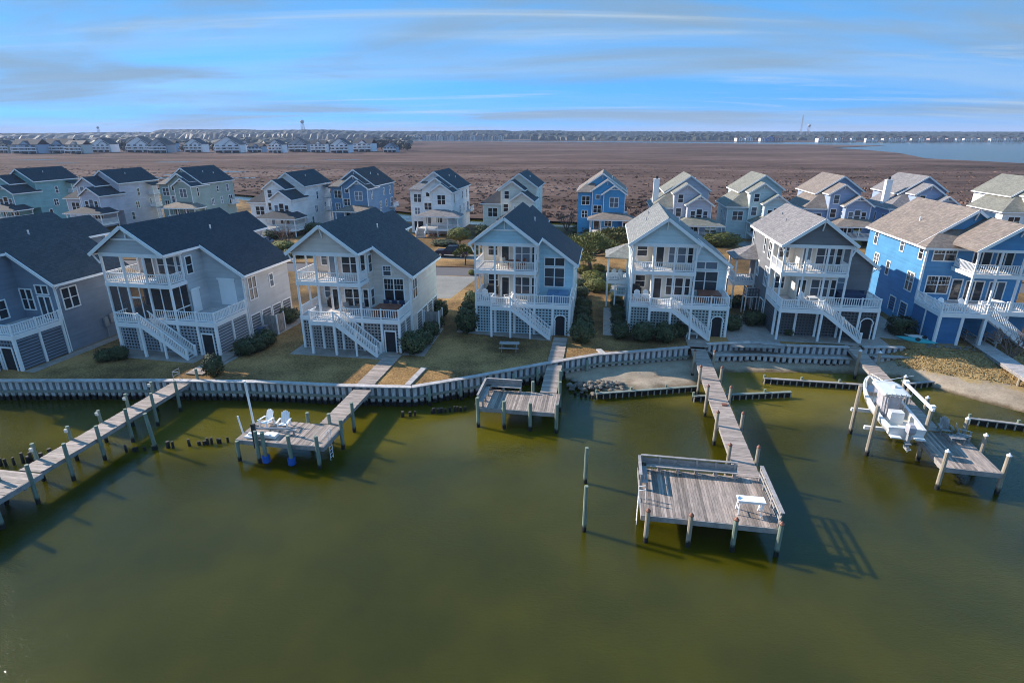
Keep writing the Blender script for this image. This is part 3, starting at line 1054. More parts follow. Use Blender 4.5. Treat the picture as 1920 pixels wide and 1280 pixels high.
    for y in (2.15, 4.1):
        post(h, .06, y, D2, BM - .22, .14); post(h, .06, y, D1, D2 - .36, .14)
    post(h, PW - .06, 2.0, D2, BM - .22, .14)
    for x in (8.15, WID - .06):
        post(h, x, .1, D1, D1 + 1.02, .13)
    for y in (BAY / 2, BAY - .1):
        post(h, WID - .06, y, D1, D1 + 1.02, .13); post(h, WID - .06, y, 0, D1 - .42, .2)
    # upper railings
    for a, b in zip(xs, xs[1:]): railing(h, (a + .08, .1), (b - .08, .1), D2)
    railing(h, (.06, .2), (.06, 2.05), D2); railing(h, (.06, 2.25), (.06, 4.0), D2)
    railing(h, (PW - .06, .2), (PW - .06, 1.95), D2)
    # lower railings
    l0, l1 = land
    allx = [.06, 2.1, 4.15, PW - .06, 8.15, WID - .06]
    for a, b in zip(allx, allx[1:]):
        if b <= l0 + .3 or a >= l1 - .3: railing(h, (a + .08, .1), (b - .08, .1), D1)
    railing(h, (WID - .06, .2), (WID - .06, BAY / 2 - .06), D1); railing(h, (WID - .06, BAY / 2 + .06), (WID - .06, BAY - .15), D1)
    railing(h, (.06, .2), (.06, 2.05), D1); railing(h, (.06, 2.25), (.06, 4.0), D1)
    # landing and stairs
    ly = -1.45
    MB().box(l0, l1, ly, -.03, D1 - .05, D1).build('landing_floor', M['deck'], h)
    m = MB()
    m.box(l0 - .02, l1 + .02, ly - .05, ly - .001, D1 - .4, D1 + .01)
    m.box(l0 - .06, l0 - .021, ly, -.03, D1 - .4, D1 + .01)
    m.build('rim_board', M['white'], h)
    for x in (l0 + .06, l1 - .06):
        post(h, x, ly + .06, 0, D1 - .05, .2); post(h, x, ly + .06, D1, D1 + 1.03, .13)
    railing(h, (l0 + .06, ly + .12), (l0 + .06, 0), D1)
    railing(h, (l0 + .13, ly + .06), (l1 - .13, ly + .06), D1)
    xe = l1 + 4.0
    stairs(h, l1, D1, xe, .06, ly + .06, -.3)
    xm = (l1 + xe) / 2
    post(h, xm, ly - .0, 0, (D1 + .06) / 2 + 1.0, .15)
    post(h, xe - .02, ly + .06, 0, 1.12, .15); post(h, xe - .02, -.3, 0, 1.12, .15)
    # ---- lattice skirt
    gx = allx
    for a, b in zip(gx, gx[1:]):
        w_ = b - a - .22
        if a > 8:
            s0, s1 = -.55, .45
            top = 2.1
            lattice(h, 'F', (a + b) / 2, .1, .08, w_, D1 - .55, latm, (s0, s1, top))
            dm = MB()
            xc = (a + b) / 2
            dm.box(xc + s0, xc + s1, .12, .16, 0.02, top)
            dm.build('doorway', M['dark'], h)  # near-black panel painted for the shade inside the open doorway
            fr = MB()
            if door == 'arch':
                pts = [(xc + (s0 + s1) / 2 + .62 * math.cos(a2), .02, 1.62 + .62 * math.sin(a2)) for a2 in [math.pi * i / 8 for i in range(9)]]
                for p_, q_ in zip(pts, pts[1:]): fr.bar(p_, q_, .06, .09)
                cr = MB()
                for sgn in (-1, 1):
                    cx = xc + (s0 + s1) / 2
                    arc = [(cx + sgn * .58 * math.cos(a2), .05, 1.62 + .58 * math.sin(a2)) for a2 in [math.pi / 2 * i / 5 for i in range(6)]]
                    cr.slab([(cx + sgn * .58, .05, 2.2)] + arc, (0, .04, 0))
                cr.build('arch_spandrel', latm, h)
                zt = 1.62
            else:
                fr.box(xc + s0 - .1, xc + s1 + .1, .0, .06, top, top + .12); zt = top
            fr.box(xc + s0 - .1, xc + s0, .0, .06, 0, zt); fr.box(xc + s1, xc + s1 + .1, .0, .06, 0, zt)
            fr.build('doorway_frame', M['white'], h)
        else:
            lattice(h, 'F', (a + b) / 2, .1, .08, w_, D1 - .55, latm)
    for a, b in ((.1, BAY / 2), (BAY / 2, BAY - .1)):
        louv = MB(); n = 10
        for k in range(n):
            facebox(louv, 'R', (a + b) / 2, WID - .06, -(b - a) / 2 + .12, (b - a) / 2 - .12, 0, .03, .1 + k * .28, .1 + k * .28 + .17)
        louv.build('louvre', latm, h)['kind'] = 'stuff'
    for a, b in ((.1, 2.15), (2.15, 4.1)):
        lattice(h, 'L', (a + b) / 2, .06, .08, b - a - .2, D1 - .55, latm)
    # ---- openings
    for zf in (D1, D2):
        if zf == D1 and screened: continue
        window(h, 'F', 1.15, 4.2, zf + .75, 1.0, 1.25, 1, munt=False)
        window(h, 'F', 2.85, 2.2, zf + .08, .72, 2.1, 1, rail=False, name='door')
        window(h, 'F', 4.6, 2.2, zf + .5, 1.65, 1.75, 2)
        window(h, 'F', 5.92, 2.2, zf + .5, .45, 1.75, 1)
        window(h, 'R', 2.85, PW, zf + .55, .75, 1.6, 1)
    if bay == 'pair':
        window(h, 'F', 7.95, BAY, D1 + 1.1, 2.05, 1.95, 2); window(h, 'F', 7.95, BAY, D1 + 3.35, 2.05, .8, 2, rail=False)
    elif bay == 'wide':
        window(h, 'F', 7.85, BAY, D1 + .75, 2.5, 2.0, 2); window(h, 'F', 7.75, BAY, D1 + 3.1, 2.4, .7, 2, rail=False)
    elif bay == 'stagger':
        window(h, 'F', 8.35, BAY, D1 + .9, 1.95, 2.2, 2, munt=True); window(h, 'F', 7.75, BAY, D1 + 3.45, .75, .9, 1, munt=True)
    elif bay == 'door':
        window(h, 'F', 8.75, BAY, D1 + .08, 1.15, 2.1, 2, rail=False, name='door'); window(h, 'F', 8.75, BAY, D1 + 2.5, 1.15, .75, 2, rail=False)
        window(h, 'F', 7.0, BAY, D1 + .9, 1.1, 1.9, 2)
    elif bay == 'small':
        window(h, 'F', 7.1, BAY, D1 + .95, .7, 1.6, 1)
    if shutters:
        for face, a, d_, w_, h_, z_ in (('F', 8.35, BAY, 1.6, 2.55, D1 + .35), ('R', 2.85, PW + .08, 1.1, 2.2, D1 + .1)):
            s = MB(); facebox(s, face, a, d_, -w_ / 2, w_ / 2, .0, .06, z_, z_ + h_)
            for k in range(int(h_ / .09)):
                facebox(s, face, a, d_, -w_ / 2 + .06, w_ / 2 - .06, .06, .075, z_ + k * .09 + .01, z_ + k * .09 + .07)
            facebox(s, face, a, d_, -w_ / 2 - .08, w_ / 2 + .08, .0, .16, z_ + h_, z_ + h_ + .18)
            s.build('storm_shutter', M['white'], h)
    if screened:
        sx = [.06, 1.0, 2.1, 3.1, 4.15, 5.2, PW - .06]
        for a, b in zip(sx, sx[1:]):
            MB().box(a + .04, b - .04, .16, .17, D1 + .02, D2 - .37).build('insect_screen', M['screen'], h)
        for x in sx[1:-1]: post(h, x, .14, D1, D2 - .36, .08, name='screen_post')
        for a, b in ((.2, 1.2), (1.2, 2.15)):
            MB().box(PW - .07, PW - .06, a + .04, b - .04, D1 + .02, D2 - .37).build('insect_screen', M['screen'], h)
        post(h, PW - .06, 1.2, D1, D2 - .36, .08, name='screen_post')
        MB().box(sx[2] + .05, sx[3] - .05, .12, .16, D1 + 1.95, D1 + 2.08).build('screen_rail', M['white'], h)
        MB().box(PW - .1, PW - .02, .2, 2.1, D1 + .9, D1 + 1.0).build('screen_rail', M['white'], h)
    for (y, z, w_, hh, cols) in right: window(h, 'R', y, WID, z, w_, hh, cols)
    for (y, z, w_, hh, cols) in left: window(h, 'L', y, 0, z, w_, hh, cols)
    if vents_r:
        for y in (6.0, 7.9, 9.8, 11.7): louvre(h, 'R', y, WID, .25, 1.5, 2.1, latm)
    if vents_l:
        for y in (5.5, 8.2): louvre(h, 'L', y, 0, .25, 1.4, 2.1, latm)
    MB().box(WID + .002, WID + .1, BAY, L, -.1, .12).build('footing', M['concrete'], h)
    MB().box(-.1, -.002, 4.2, L, -.1, .12).build('footing', M['concrete'], h)
    cb = MB(); cb.box(WID - .03, WID + .04, BAY - .04, BAY + .12, D1, zr(WID) - .05); cb.build('corner_board', M['white'], h)
    cb = MB(); cb.box(-.03, .1, 4.16, 4.32, 0, zr(0) - .05); cb.build('corner_board', M['white'], h)
    if side_porch:
        x0, x1_, ya, yb = -2.4, 0, 9.5, 13.5
        MB().box(x0, x1_, ya, yb, D1 - .1, D1).build('side_porch_floor', M['deck'], h)
        MB().box(x0 - .04, x0, ya, yb, D1 - .4, D1).build('rim_board', M['white'], h)
        MB().box(x0, x1_, ya - .04, ya, D1 - .4, D1).build('rim_board', M['white'], h)
        for (x, y) in ((x0 + .1, ya + .1), (x0 + .1, yb - .1), (-.1, ya + .1)): post(h, x, y, 0, 6.0, .18)
        railing(h, (x0 + .1, ya + .1), (-.1, ya + .1), D1); railing(h, (x0 + .1, ya + .1), (x0 + .1, yb - .1), D1)
        a, b = x0 - .35, ya - .35
        rr = MB()
        rr.slab([(a, b, 6.0), (0, b, 6.0), (0, (ya + yb) / 2, 7.4)], (0, 0, .12))
        rr.slab([(a, b, 6.0), (0, (ya + yb) / 2, 7.4), (a, yb + .35, 6.0)], (0, 0, .12))
        rr.slab([(a, yb + .35, 6.0), (0, (ya + yb) / 2, 7.4), (0, yb + .35, 6.0)], (0, 0, .12))
        rr.build('porch_roof', roofm, h)
        # cooling unit on a stilted lattice stand
        MB().box(-1.5, -.1, 6.6, 8.2, 2.2, 2.3).build('equipment_stand', M['white'], h)
        for (x, y) in ((-1.42, 6.7), (-1.42, 8.1)): post(h, x, y, 0, 3.3, .12)
        lattice(h, 'L', 7.4, -1.42, 2.35, 1.4, .85, latm); lattice(h, 'F', -.75, 6.68, 2.35, 1.25, .85, latm)
        MB().box(-1.2, -.3, 6.95, 7.85, 2.3, 3.1).build('cooling_unit', M['grey'], h)
    return h


def screen_mat():
    m, nt, b, N = nodemat('insect_screen')
    tr = N('ShaderNodeBsdfTransparent')
    mx = N('ShaderNodeMixShader'); mx.inputs[0].default_value = 0.55
    b.inputs['Base Color'].default_value = (0.02, 0.02, 0.025, 1)
    b.inputs['Roughness'].default_value = 0.9
    out = nt.nodes['Material Output']
    wire(nt, tr.outputs[0], mx.inputs[1]); wire(nt, b.outputs[0], mx.inputs[2]); wire(nt, mx.outputs[0], out.inputs['Surface'])
    return m


M['screen'] = screen_mat()
S = {k: siding(k + '_siding', sc(c, 1.32)) for k, c in dict(
    slate_blue=(0.150, 0.190, 0.245), blue_grey=(0.40, 0.42, 0.44), beige=(0.56, 0.50, 0.45), sky_blue=(0.36, 0.53, 0.60), pale_teal=(0.47, 0.57, 0.60),
    charcoal=(0.145, 0.148, 0.16), royal=(0.062, 0.215, 0.40), white=(0.68, 0.69, 0.70), cream=(0.62, 0.60, 0.53), lilac=(0.42, 0.43, 0.50), sage=(0.27, 0.33, 0.30),
    steel=(0.11, 0.20, 0.32), azure=(0.05, 0.26, 0.50), mist=(0.40, 0.50, 0.52), teal=(0.16, 0.32, 0.34), periwinkle=(0.24, 0.31, 0.46)).items()}
S2 = {k: plain(k + '_lattice', sc(c, 0.95), 0.6, 0.1) for k, c in dict(slate=(0.20, 0.245, 0.31), blue_grey=(0.36, 0.40, 0.45), taupe=(0.40, 0.37, 0.36), sky=(0.46, 0.60, 0.66), teal=(0.48, 0.56, 0.56), charcoal=(0.12, 0.125, 0.14), royal=(0.04, 0.18, 0.38)).items()}
T = {'navy': shingle('navy_shingles', (0.042, 0.046, 0.056)), 'slate': shingle('slate_shingles', (0.068, 0.066, 0.070)), 'brown': shingle('dark_brown_shingles', (0.062, 0.048, 0.046)),
     'grey': shingle('pale_grey_shingles', (0.225, 0.225, 0.215)), 'mauve': shingle('mauve_grey_shingles', (0.225, 0.207, 0.207)), 'tan': shingle('tan_shingles', (0.235, 0.19, 0.16)),
     'sage': shingle('sage_grey_shingles', (0.215, 0.21, 0.175))}

HA = ((-54.3, 49.1), 11); HB = ((-38.4, 52.75), 11); HC = ((-20.5, 53.1), 9); HD = ((-3.85, 58.0), 9); HE = ((12.3, 57.6), 9); HF = ((27.3, 56.9), 9); HG = ((42.25, 54.0), 9)
front_house('slate blue house cut by the left edge of the photo', *HA, S['slate_blue'], T['slate'], S2['slate'], S['slate_blue'], deco='truss', bay='door',
            right=[(6.2, D1 + .9, 1.5, 1.9, 2)], vents_r=False, BAY=4.8, sx=1.1)
front_house('blue grey house with screened porch and white storm shutters, beside the topiary bush', *HB, S['blue_grey'], T['navy'], S2['blue_grey'], S['blue_grey'], deco='truss', screened=True,
            shutters=True, bay=None, land=(1.5, 3.8), right=[(6.2, D1 + .7, 1.2, 2.2, 2), (9.5, D1 + 1.2, .6, 1.3, 1)], BAY=4.8, sx=1.1)
front_house('beige house with dark roof and brown hot tub on its deck', *HC, S['beige'], T['slate'], S2['taupe'], S['beige'], deco='bracket', bay='stagger',
            land=(1.6, 4.1), right=[(5.0, D1 + .9, 1.3, 1.9, 2)])
front_house('light blue house with dark roof facing the picnic table', *HD, S['sky_blue'], T['navy'], S2['sky'], M['cream'], deco='truss', door='arch', bay='pair')
front_house('pale teal house with light grey roof behind the row of round shrubs', *HE, S['pale_teal'], T['grey'], S2['teal'], M['cream'], deco='bracket', door='arch', bay='wide',
            land=(1.9, 4.1), left=[(6.0, D2 + .6, .7, 1.3, 1), (10.5, D2 + .6, .7, 1.3, 1), (6.5, D1 + 1, .7, 1.3, 1)], side_porch=True)
front_house('dark charcoal house with mauve grey roof at the head of the boat-lift pier', *HF, S['charcoal'], T['mauve'], S2['charcoal'], M['cream'], deco='bracket', door='arch', bay='small',
            land=(.0, 4.1), left=[(5.0, D2 + .4, 1.1, 1.7, 2), (7.3, D2 + .7, .6, 1.5, 1), (12.6, D2 + .5, .6, 1.7, 1), (5.2, D1 + .8, 1.1, 1.9, 2), (9.0, D1 + 1.1, .9, 1.6, 2)], vents_l=True, side_porch=True)


def royal_house():
    b, rf, lt = S['royal'], T['tan'], S2['royal']
    h = thing('house', 'bright royal blue house with tan roof at the right edge of the photo', 'house', (*HG[0], G), HG[1], 'houses on pilings along the bulkhead')
    W, F0, Y2, L = 9.6, 5.1, 6.9, 19.0
    m = MB(); m.box(0, W, F0, Y2, 0, 8.95); m.build('wall', b, h)
    gable(h, 0, W, Y2 + .003, L, 0, 9.0, .72, b, rf, rx=4.7, over=.42, foy=.45, deco='bracket')
    hip(h, 0, W, F0, Y2, 8.74, .72, rf, over=.42)
    MB().cyl((2.0, 12, 10.2), (2.0, 12, 11.1), .07, n=8).build('vent_pipe', M['white'], h)
    # porch wing
    x0, x1, y0 = 2.7, 8.9, 1.3
    k = .72; rx = (x0 + x1) / 2; bz = 9.35; rz = bz + k * (rx - x0) + .1
    MB().slab([(x0, y0, bz), (x1, y0, bz), (rx, y0, rz - .05)], (0, .12, 0)).build('gable_wall', b, h)
    r = MB()
    for s in (-1, 1):
        xe = rx + s * (rx - x0 + .42); ze = rz - k * (rx - x0 + .42)
        p = [(xe, y0 - .5, ze), (rx, y0 - .5, rz), (rx, Y2, rz), (xe, Y2, ze)]
        r.slab(p if s < 0 else p[::-1], (0, 0, .16))
    roof = r.build('roof', rf, h)
    f = MB()
    for s in (-1, 1):
        f.bar((rx, y0 - .54, rz + .03), (rx + s * (rx - x0 + .44), y0 - .54, rz - k * (rx - x0 + .44) + .03), .07, .3)
    f.bar((rx, y0 - .48, rz - .1), (rx, y0 - .05, rz - 1.0), .1, .14)
    f.bar((x0 - .3, y0 - .3, bz - .1), (x0, y0, bz - 1.0), .1, .12)
    f.build('fascia', M['white'], roof)
    d2 = 6.95
    MB().box(x0, x1, y0, F0, d2 - .06, d2).build('deck_floor', M['deck'], h)
    mm = MB(); mm.box(x0 - .05, x1 + .05, y0 - .06, y0, d2 - .38, d2 + .01); mm.box(x0 - .05, x0 - .001, y0, F0, d2 - .38, d2 + .01)
    mm.box(x0, x1, y0 + .01, F0, d2 - .13, d2 - .07); mm.build('rim_board', M['white'], h)
    mm = MB(); mm.box(x0 - .05, x1 + .05, y0 - .06, y0 - .002, bz - .22, bz + .05); mm.box(x0 - .05, x0 + .06, y0, F0, bz - .22, bz); mm.build('porch_beam', M['white'], h)
    px = [x0 + .08, x0 + 2.1, x0 + 4.1, x1 - .08]
    for x in px:
        post(h, x, y0 + .08, d2, bz - .2); post(h, x, y0 + .08, 0, d2 - .38, .19)
    for a, c in zip(px, px[1:]): railing(h, (a + .09, y0 + .08), (c - .09, y0 + .08), d2)
    railing(h, (x0 + .06, y0 + .2), (x0 + .06, F0 - .05), d2)
    # lower deck
    MB().box(0, 4.2, 0, F0, D1 - .06, D1).build('deck_floor', M['deck'], h)
    MB().box(4.2, 14, 1.25, F0, D1 - .06, D1).build('deck_floor', M['deck'], h)
    mm = MB(); mm.box(-.05, 4.25, -.06, 0, D1 - .42, D1 + .01); mm.box(-.05, -.001, 0, F0, D1 - .42, D1 + .01); mm.box(4.26, 14, 1.19, 1.25, D1 - .42, D1 + .01)
    mm.build('rim_board', M['white'], h)
    for x in (.08, 2.1, 4.15): post(h, x, .1, 0, D1 - .42, .26); post(h, x, .1, D1, D1 + 1.03, .14)
    for y in (1.8, 3.5, 5.0): post(h, .08, y, D1, D1 + 1.03, .13)
    post(h, .08, 2.6, 0, D1 - .42, .2)
    railing(h, (.17, .1), (2.02, .1), D1); railing(h, (2.18, .1), (4.06, .1), D1)
    railing(h, (.08, .2), (.08, 1.75), D1); railing(h, (.08, 1.85), (.08, 3.45), D1); railing(h, (.08, 3.55), (.08, 4.95), D1)
    for a, c in ((4.3, 6.4), (6.6, 8.8), (9.0, 11.2), (11.4, 13.8)):
        railing(h, (a, 1.35), (c, 1.35), D1); post(h, a - .1, 1.35, D1, D1 + 1.03, .14)
    post(h, 6.5, 1.4, 0, D1 - .42, .26); post(h, 9.0, 1.4, 0, D1 - .42, .26)
    stairs(h, 4.2, D1, 8.4, .05, .06, 1.1)
    # panels under the deck
    MB().box(.2, 2.0, .08, .16, 0.15, D1 - .42).build('skirt_panel', S2['royal_shingle'], h)
    MB().box(.04, .12, .22, 2.5, 0.15, D1 - .42).build('skirt_panel', S2['royal_shingle'], h)
    MB().box(.04, .12, 2.7, F0, 0.15, D1 - .42).build('skirt_panel', S2['royal_shingle'], h)
    MB().box(0, 2.2, .02, .3, 0, .14).build('footing', M['concrete'], h)
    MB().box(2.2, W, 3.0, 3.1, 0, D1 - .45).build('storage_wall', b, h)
    MB().box(2.6, 3.5, 2.95, 2.99, 0, 2.1).build('door', M['dark'], h)
    # openings
    window(h, 'F', 1.75, F0, D1 + .75, 2.1, 1.75, 2, munt=True)
    window(h, 'F', 3.6, F0, D1 + .08, .85, 2.15, 1, rail=False, name='door')
    window(h, 'F', 1.75, F0, d2 + .55, 2.1, 1.35, 2, munt=True)
    for zf in (D1, d2):
        window(h, 'F', 5.3, F0, zf + .1, 1.6, 2.0, 2, rail=False); window(h, 'F', 7.4, F0, zf + .1, 1.4, 2.0, 2, rail=False, name='door')
    for (y, z, w_, hh, c) in [(6.0, d2 + .5, .75, 1.3, 1), (10.2, d2 + .55, .75, 1.3, 1), (16.8, d2 + .2, .8, 1.7, 1), (7.0, D1 + .5, 1.4, 1.9, 2), (12.4, D1 + 1.0, .7, 1.5, 1), (15.6, D1 + 1.0, 1.1, 1.8, 2)]:
        window(h, 'L', y, 0, z, w_, hh, c, munt=c == 2)
    louvre(h, 'L', 7.0, 0, .3, 1.4, 2.0, lt); louvre(h, 'L', 9.6, 0, .8, 1.3, 1.5, lt)
    post(h, 0.05, 5.12, D1, 8.85, .2, name='corner_board')
    return h


S2['royal_shingle'] = siding('royal_shingle_panel', (0.04, 0.17, 0.37), .13)
royal_house()


# ------------------------------------------------------------------ second row
def porch(par, x0, x1, y0, y1, zf, ze, roofm, n=4, k=.33, steps=None, rail=True):
    hip(par, x0, x1, y0, y1, ze, k, roofm, over=.4)
    MB().box(x0, x1, y0, y1, zf - .15, zf).build('porch_floor', M['deck'], par)
    mm = MB(); mm.box(x0 - .03, x1 + .03, y0 - .04, y0 - .001, zf - .4, zf + .01); mm.box(x1 + .001, x1 + .04, y0, y1, zf - .4, zf + .01); mm.box(x0 - .04, x0 - .001, y0, y1, zf - .4, zf + .01)
    mm.build('rim_board', M['white'], par)
    xs = [x0 + .1 + (x1 - x0 - .2) * i / (n - 1) for i in range(n)]
    for x in xs: post(par, x, y0 + .1, 0, ze, .17)
    post(par, x1 - .1, y1 - .1, 0, ze, .15)
    if rail:
        for i, (a, b) in enumerate(zip(xs, xs[1:])):
            if steps is not None and i == steps: continue
            railing(par, (a + .09, y0 + .1), (b - .09, y0 + .1), zf, step=.2)
        railing(par, (x1 - .1, y0 + .2), (x1 - .1, y1 - .2), zf, step=.2)
    if steps is not None:
        xa, xb = xs[steps] + .1, xs[steps + 1] - .1
        nn = 7
        for q in range(nn):
            MB().box(xa, xb, y0 - .3 * (q + 1), y0 - .3 * q, zf * (nn - q - 1) / nn, zf * (nn - q) / nn - .02).build('tread', M['timber'], par)
        for x in (xa, xb):
            railing(par, (x, y0), (x, y0 - 2.1), zf, .1, step=.2)


def house_p(label, org, yaw, body, roofm, porchroof, L=15.0, garage=True):
    """tall house with three stepped street gables, the nearest over a bay on the right"""
    h = thing('house', label, 'house', (*org, G), yaw, 'second row of houses along the canal')
    k = .70
    gable(h, 0, 9.3, 3.2, L, 0, 9.0, k, body, roofm, rx=4.7, deco='bracket', over=.4)
    MB().box(0, 3.0, .8, 3.2 - .003, 0, 8.8).build('wall', body, h)
    r = MB(); r.slab([(-.4, .4, 8.75), (3.2, .4, 8.75), (3.2, 3.3, 10.3), (1.6, 3.3, 10.3), ], (0, 0, .14)); r.slab([(-.4, .4, 8.75), (1.6, 3.3, 10.3), (-.4, 3.3, 8.75)], (0, 0, .14))
    r.build('roof', porchroof, h)
    gable(h, 2.7, 8.2, .3, 5.5, 0, 9.15, k, body, roofm, rx=5.75, over=.3, deco='bracket')
    gable(h, 5.0, 9.297, -.9, 5.0, 3.5, 8.75, k, body, roofm, rx=7.15, over=.4, deco='truss')
    post(h, 2.85, .28, 0, 9.0, .14, name='corner_board'); post(h, 5.1, -.92, 3.5, 8.7, .14, name='corner_board'); post(h, 9.22, -.92, 3.5, 8.7, .14, name='corner_board')
    window(h, 'F', 1.55, .8, 6.4, 1.5, 1.6, 2); window(h, 'F', 1.4, .8, 3.9, 1.0, 1.3, 2)
    window(h, 'F', 3.95, .3, 7.6, .7, .8, 1, rail=False); window(h, 'F', 3.9, .3, 4.9, 1.5, 1.4, 2)
    window(h, 'F', 7.15, -.9, 6.2, 1.6, 1.8, 2)
    for (y, z, w, hh, c) in [(1.2, 6.3, .5, 1.8, 1), (8.5, 6.6, .6, 1.4, 1), (12.5, 6.4, .8, 1.7, 1), (6.0, 3.8, .9, 1.4, 2), (9.5, 3.8, .6, 1.5, 1), (13.2, 3.4, 1.4, 2.0, 2)]:
        window(h, 'R', y, 9.3, z, w, hh, c)
    for (vx, vy) in ((6.6, 8.0), (7.2, 11.0)): MB().cyl((vx, vy, 10.6), (vx, vy, 11.55 if vx < 7 else 11.1), .08, n=6).build('vent_pipe', M['white'], h)
    porch(h, 2.6, 11.2, -3.6, .28, 1.6, 4.0, porchroof, n=5, steps=0)
    window(h, 'F', 3.9, .3, 1.65, 1.0, 2.1, 1, rail=False, name='door'); window(h, 'F', 6.2, .3, 2.3, 1.2, 1.4, 2)
    if garage: MB().box(.6, 2.5, .74, .796, 0, 2.4).build('garage_shade', M['dark'], h)  # near-black panel painted for the shade of the garage opening
    # rear balcony towards the marsh
    MB().box(9.302, 10.4, L - 3.5, L, 3.2, 3.4).build('balcony_floor', M['deck'], h); railing(h, (10.35, L - 3.5), (10.35, L), 3.4, step=.2)
    return h


def house_q(label, org, yaw, body, roofm, bodyb=None, chimney=None, L=16.0, rear_porch=True):
    """house with a low hipped wing on the left, a tall gable and a triple window bay over the porch"""
    h = thing('house', label, 'house', (*org, G), yaw, 'second row of houses along the canal')
    k = .70
    gable(h, 1.6, 9.6, 4.0, L, 0, 8.9, k, body, roofm, rx=6.0, over=.45, deco=None)
    gable(h, 2.7, 7.4, .1, 6.0, 0, 9.1, k, body, roofm, rx=5.05, over=.35, deco='bracket')
    gable(h, 5.1, 9.597, -1.9, 5.0, 3.4, 7.2, k, body, roofm, rx=7.35, over=.4, deco='truss')
    # low wing with a hipped roof
    MB().box(-1.2, 2.697, .6, 11, 0, 6.2).build('wall', body, h)
    r = MB(); x0, x1, y0, y1, z, zt = -1.65, 3.0, .15, 11.4, 6.15, 8.9
    xr = x0 + 3.9; yf = y0 + 3.6
    r.slab([(x0, y0, z), (2.69, y0, z), (2.69, yf, zt), (xr, yf, zt)], (0, 0, .15))
    r.slab([(x0, y0, z), (xr, yf, zt), (xr, y1, zt), (x0, y1, z)], (0, 0, .15))
    rw = r.build('roof', roofm, h)
    f = MB(); f.box(x0, 2.69, y0 - .05, y0 - .003, z - .1, z + .1); f.box(x0 - .05, x0 - .003, y0, y1, z - .1, z + .1); f.build('fascia', M['white'], rw)
    for (x, y, z0_, z1_) in ((-1.12, .58, 0, 6.1), (2.8, .08, 0, 9.0), (5.2, -1.92, 3.4, 7.1), (9.5, -1.92, 3.4, 7.1)): post(h, x, y, z0_, z1_, .13, name='corner_board')
    window(h, 'F', .9, .6, 3.6, 1.9, 1.7, 2); window(h, 'F', 3.95, .1, 7.3, .9, 1.5, 1); window(h, 'F', 3.75, .1, 4.7, .95, 1.5, 1)
    window(h, 'F', 7.35, -1.9, 4.35, .95, 1.95, 1); window(h, 'F', 6.2, -1.9, 4.35, .75, 1.6, 1); window(h, 'F', 8.5, -1.9, 4.35, .75, 1.6, 1)
    for (y, z, w, hh, c) in [(9.5, 6.2, .7, 1.5, 1), (8.5, 3.4, 1.1, 1.4, 2), (6.5, 1.0, .8, 1.6, 1), (12.8, 3.6, .6, 1.5, 1)]: window(h, 'R', y, 9.6, z, w, hh, c)
    for (y, z, w, hh, c) in [(2.5, 3.5, .7, 1.5, 1), (6.0, 3.5, .7, 1.5, 1)]: window(h, 'L', y, -1.2, z, w, hh, c)
    window(h, 'L', 1.0 - 1.9 + .2, 5.1, 4.4, .5, 1.4, 1)
    MB().cyl((7.6, 9.0, 10.4), (7.6, 9.0, 11.4), .08, n=6).build('vent_pipe', M['white'], h)
    porch(h, 3.0, 11.4, -4.6, .08, 1.5, 3.55, roofm, n=5, k=.36, steps=0)
    window(h, 'F', 4.1, .1, 1.55, 1.0, 1.9, 1, rail=False, name='door'); window(h, 'F', 6.6, .1, 1.9, 2.0, 1.5, 3)
    if rear_porch:
        for z in (3.2, 6.1):
            MB().box(9.61, 11.2, L - 3.6, L, z - .15, z).build('balcony_floor', M['deck'], h); railing(h, (11.1, L - 3.6), (11.1, L), z, step=.2); railing(h, (9.7, L - 3.6), (11.1, L - 3.6), z, step=.2)
        for y in (L - 3.5, L - .1): post(h, 11.1, y, 0, 8.4, .15)
        MB().slab([(9.9, L - 4, 8.72), (11.6, L - 4, 8.2), (11.6, L + .3, 8.2), (9.9, L + .3, 8.72)], (0, 0, .12)).build('porch_roof', roofm, h)
    if chimney:
        MB().box(-1.0, .1, 4.4, 5.4, 6.0, 11.2).build('chimney', M['white'], h)
        MB().box(-1.06, .16, 4.34, 5.46, 11.2, 11.35).build('chimney_cap', M['white'], h)
        MB().cyl((-.45, 4.9, 11.35), (-.45, 4.9, 11.9), .22, .26, 8).build('flue', M['dark'], h)
    return h


house_q('teal house with navy roof, leftmost of the second row', (-122, 136), 7, S['teal'], T['navy'])
house_q('pale lilac house with navy roof and rear balconies, second from the left behind', (-99, 131), 8, S['lilac'], T['navy'])
house_p('sage green house with navy roof in the second row', (-81.8, 136), 8, S['sage'], T['navy'], T['tan'], garage=False)
house_q('white house with dark navy roof behind the bare shrub', (-54.5, 123.5), 9, S['white'], T['navy'])
house_p('slate blue house with dark brown roof in the second row', (-40.3, 130), 9, S['steel'], T['brown'], T['tan'], garage=False)
house_p('white house with dark roof behind the parked dark pickup', (-21.4, 122.2), 9, S['white'], T['navy'], T['mauve'])
house_q('small white house peeking over the roof of the light blue house', (-5, 121), 9, S['cream'], T['navy'], rear_porch=False)
house_p('bright azure house with tan roof behind the spreading pine', (13.2, 117.5), 9, S['azure'], T['tan'], T['tan'], garage=False)
house_q('lilac house with grey green roof and slim white chimney', (28.7, 114), 9, S['lilac'], T['sage'], chimney=True)
house_q('pale mist green house with sage roof behind the long hedge', (44, 115.5), 9, S['mist'], T['sage'])
house_q('periwinkle house with tan roof and white stair rails', (58, 112.5), 9, S['periwinkle'], T['tan'])
house_q('blue house with mauve grey roof and thick white chimney', (74, 112), 9, S['periwinkle'], T['mauve'], chimney=True)
house_q('white house with broad sage roof, rightmost of the second row', (92, 107), 9, S['white'], T['sage'], rear_porch=False)

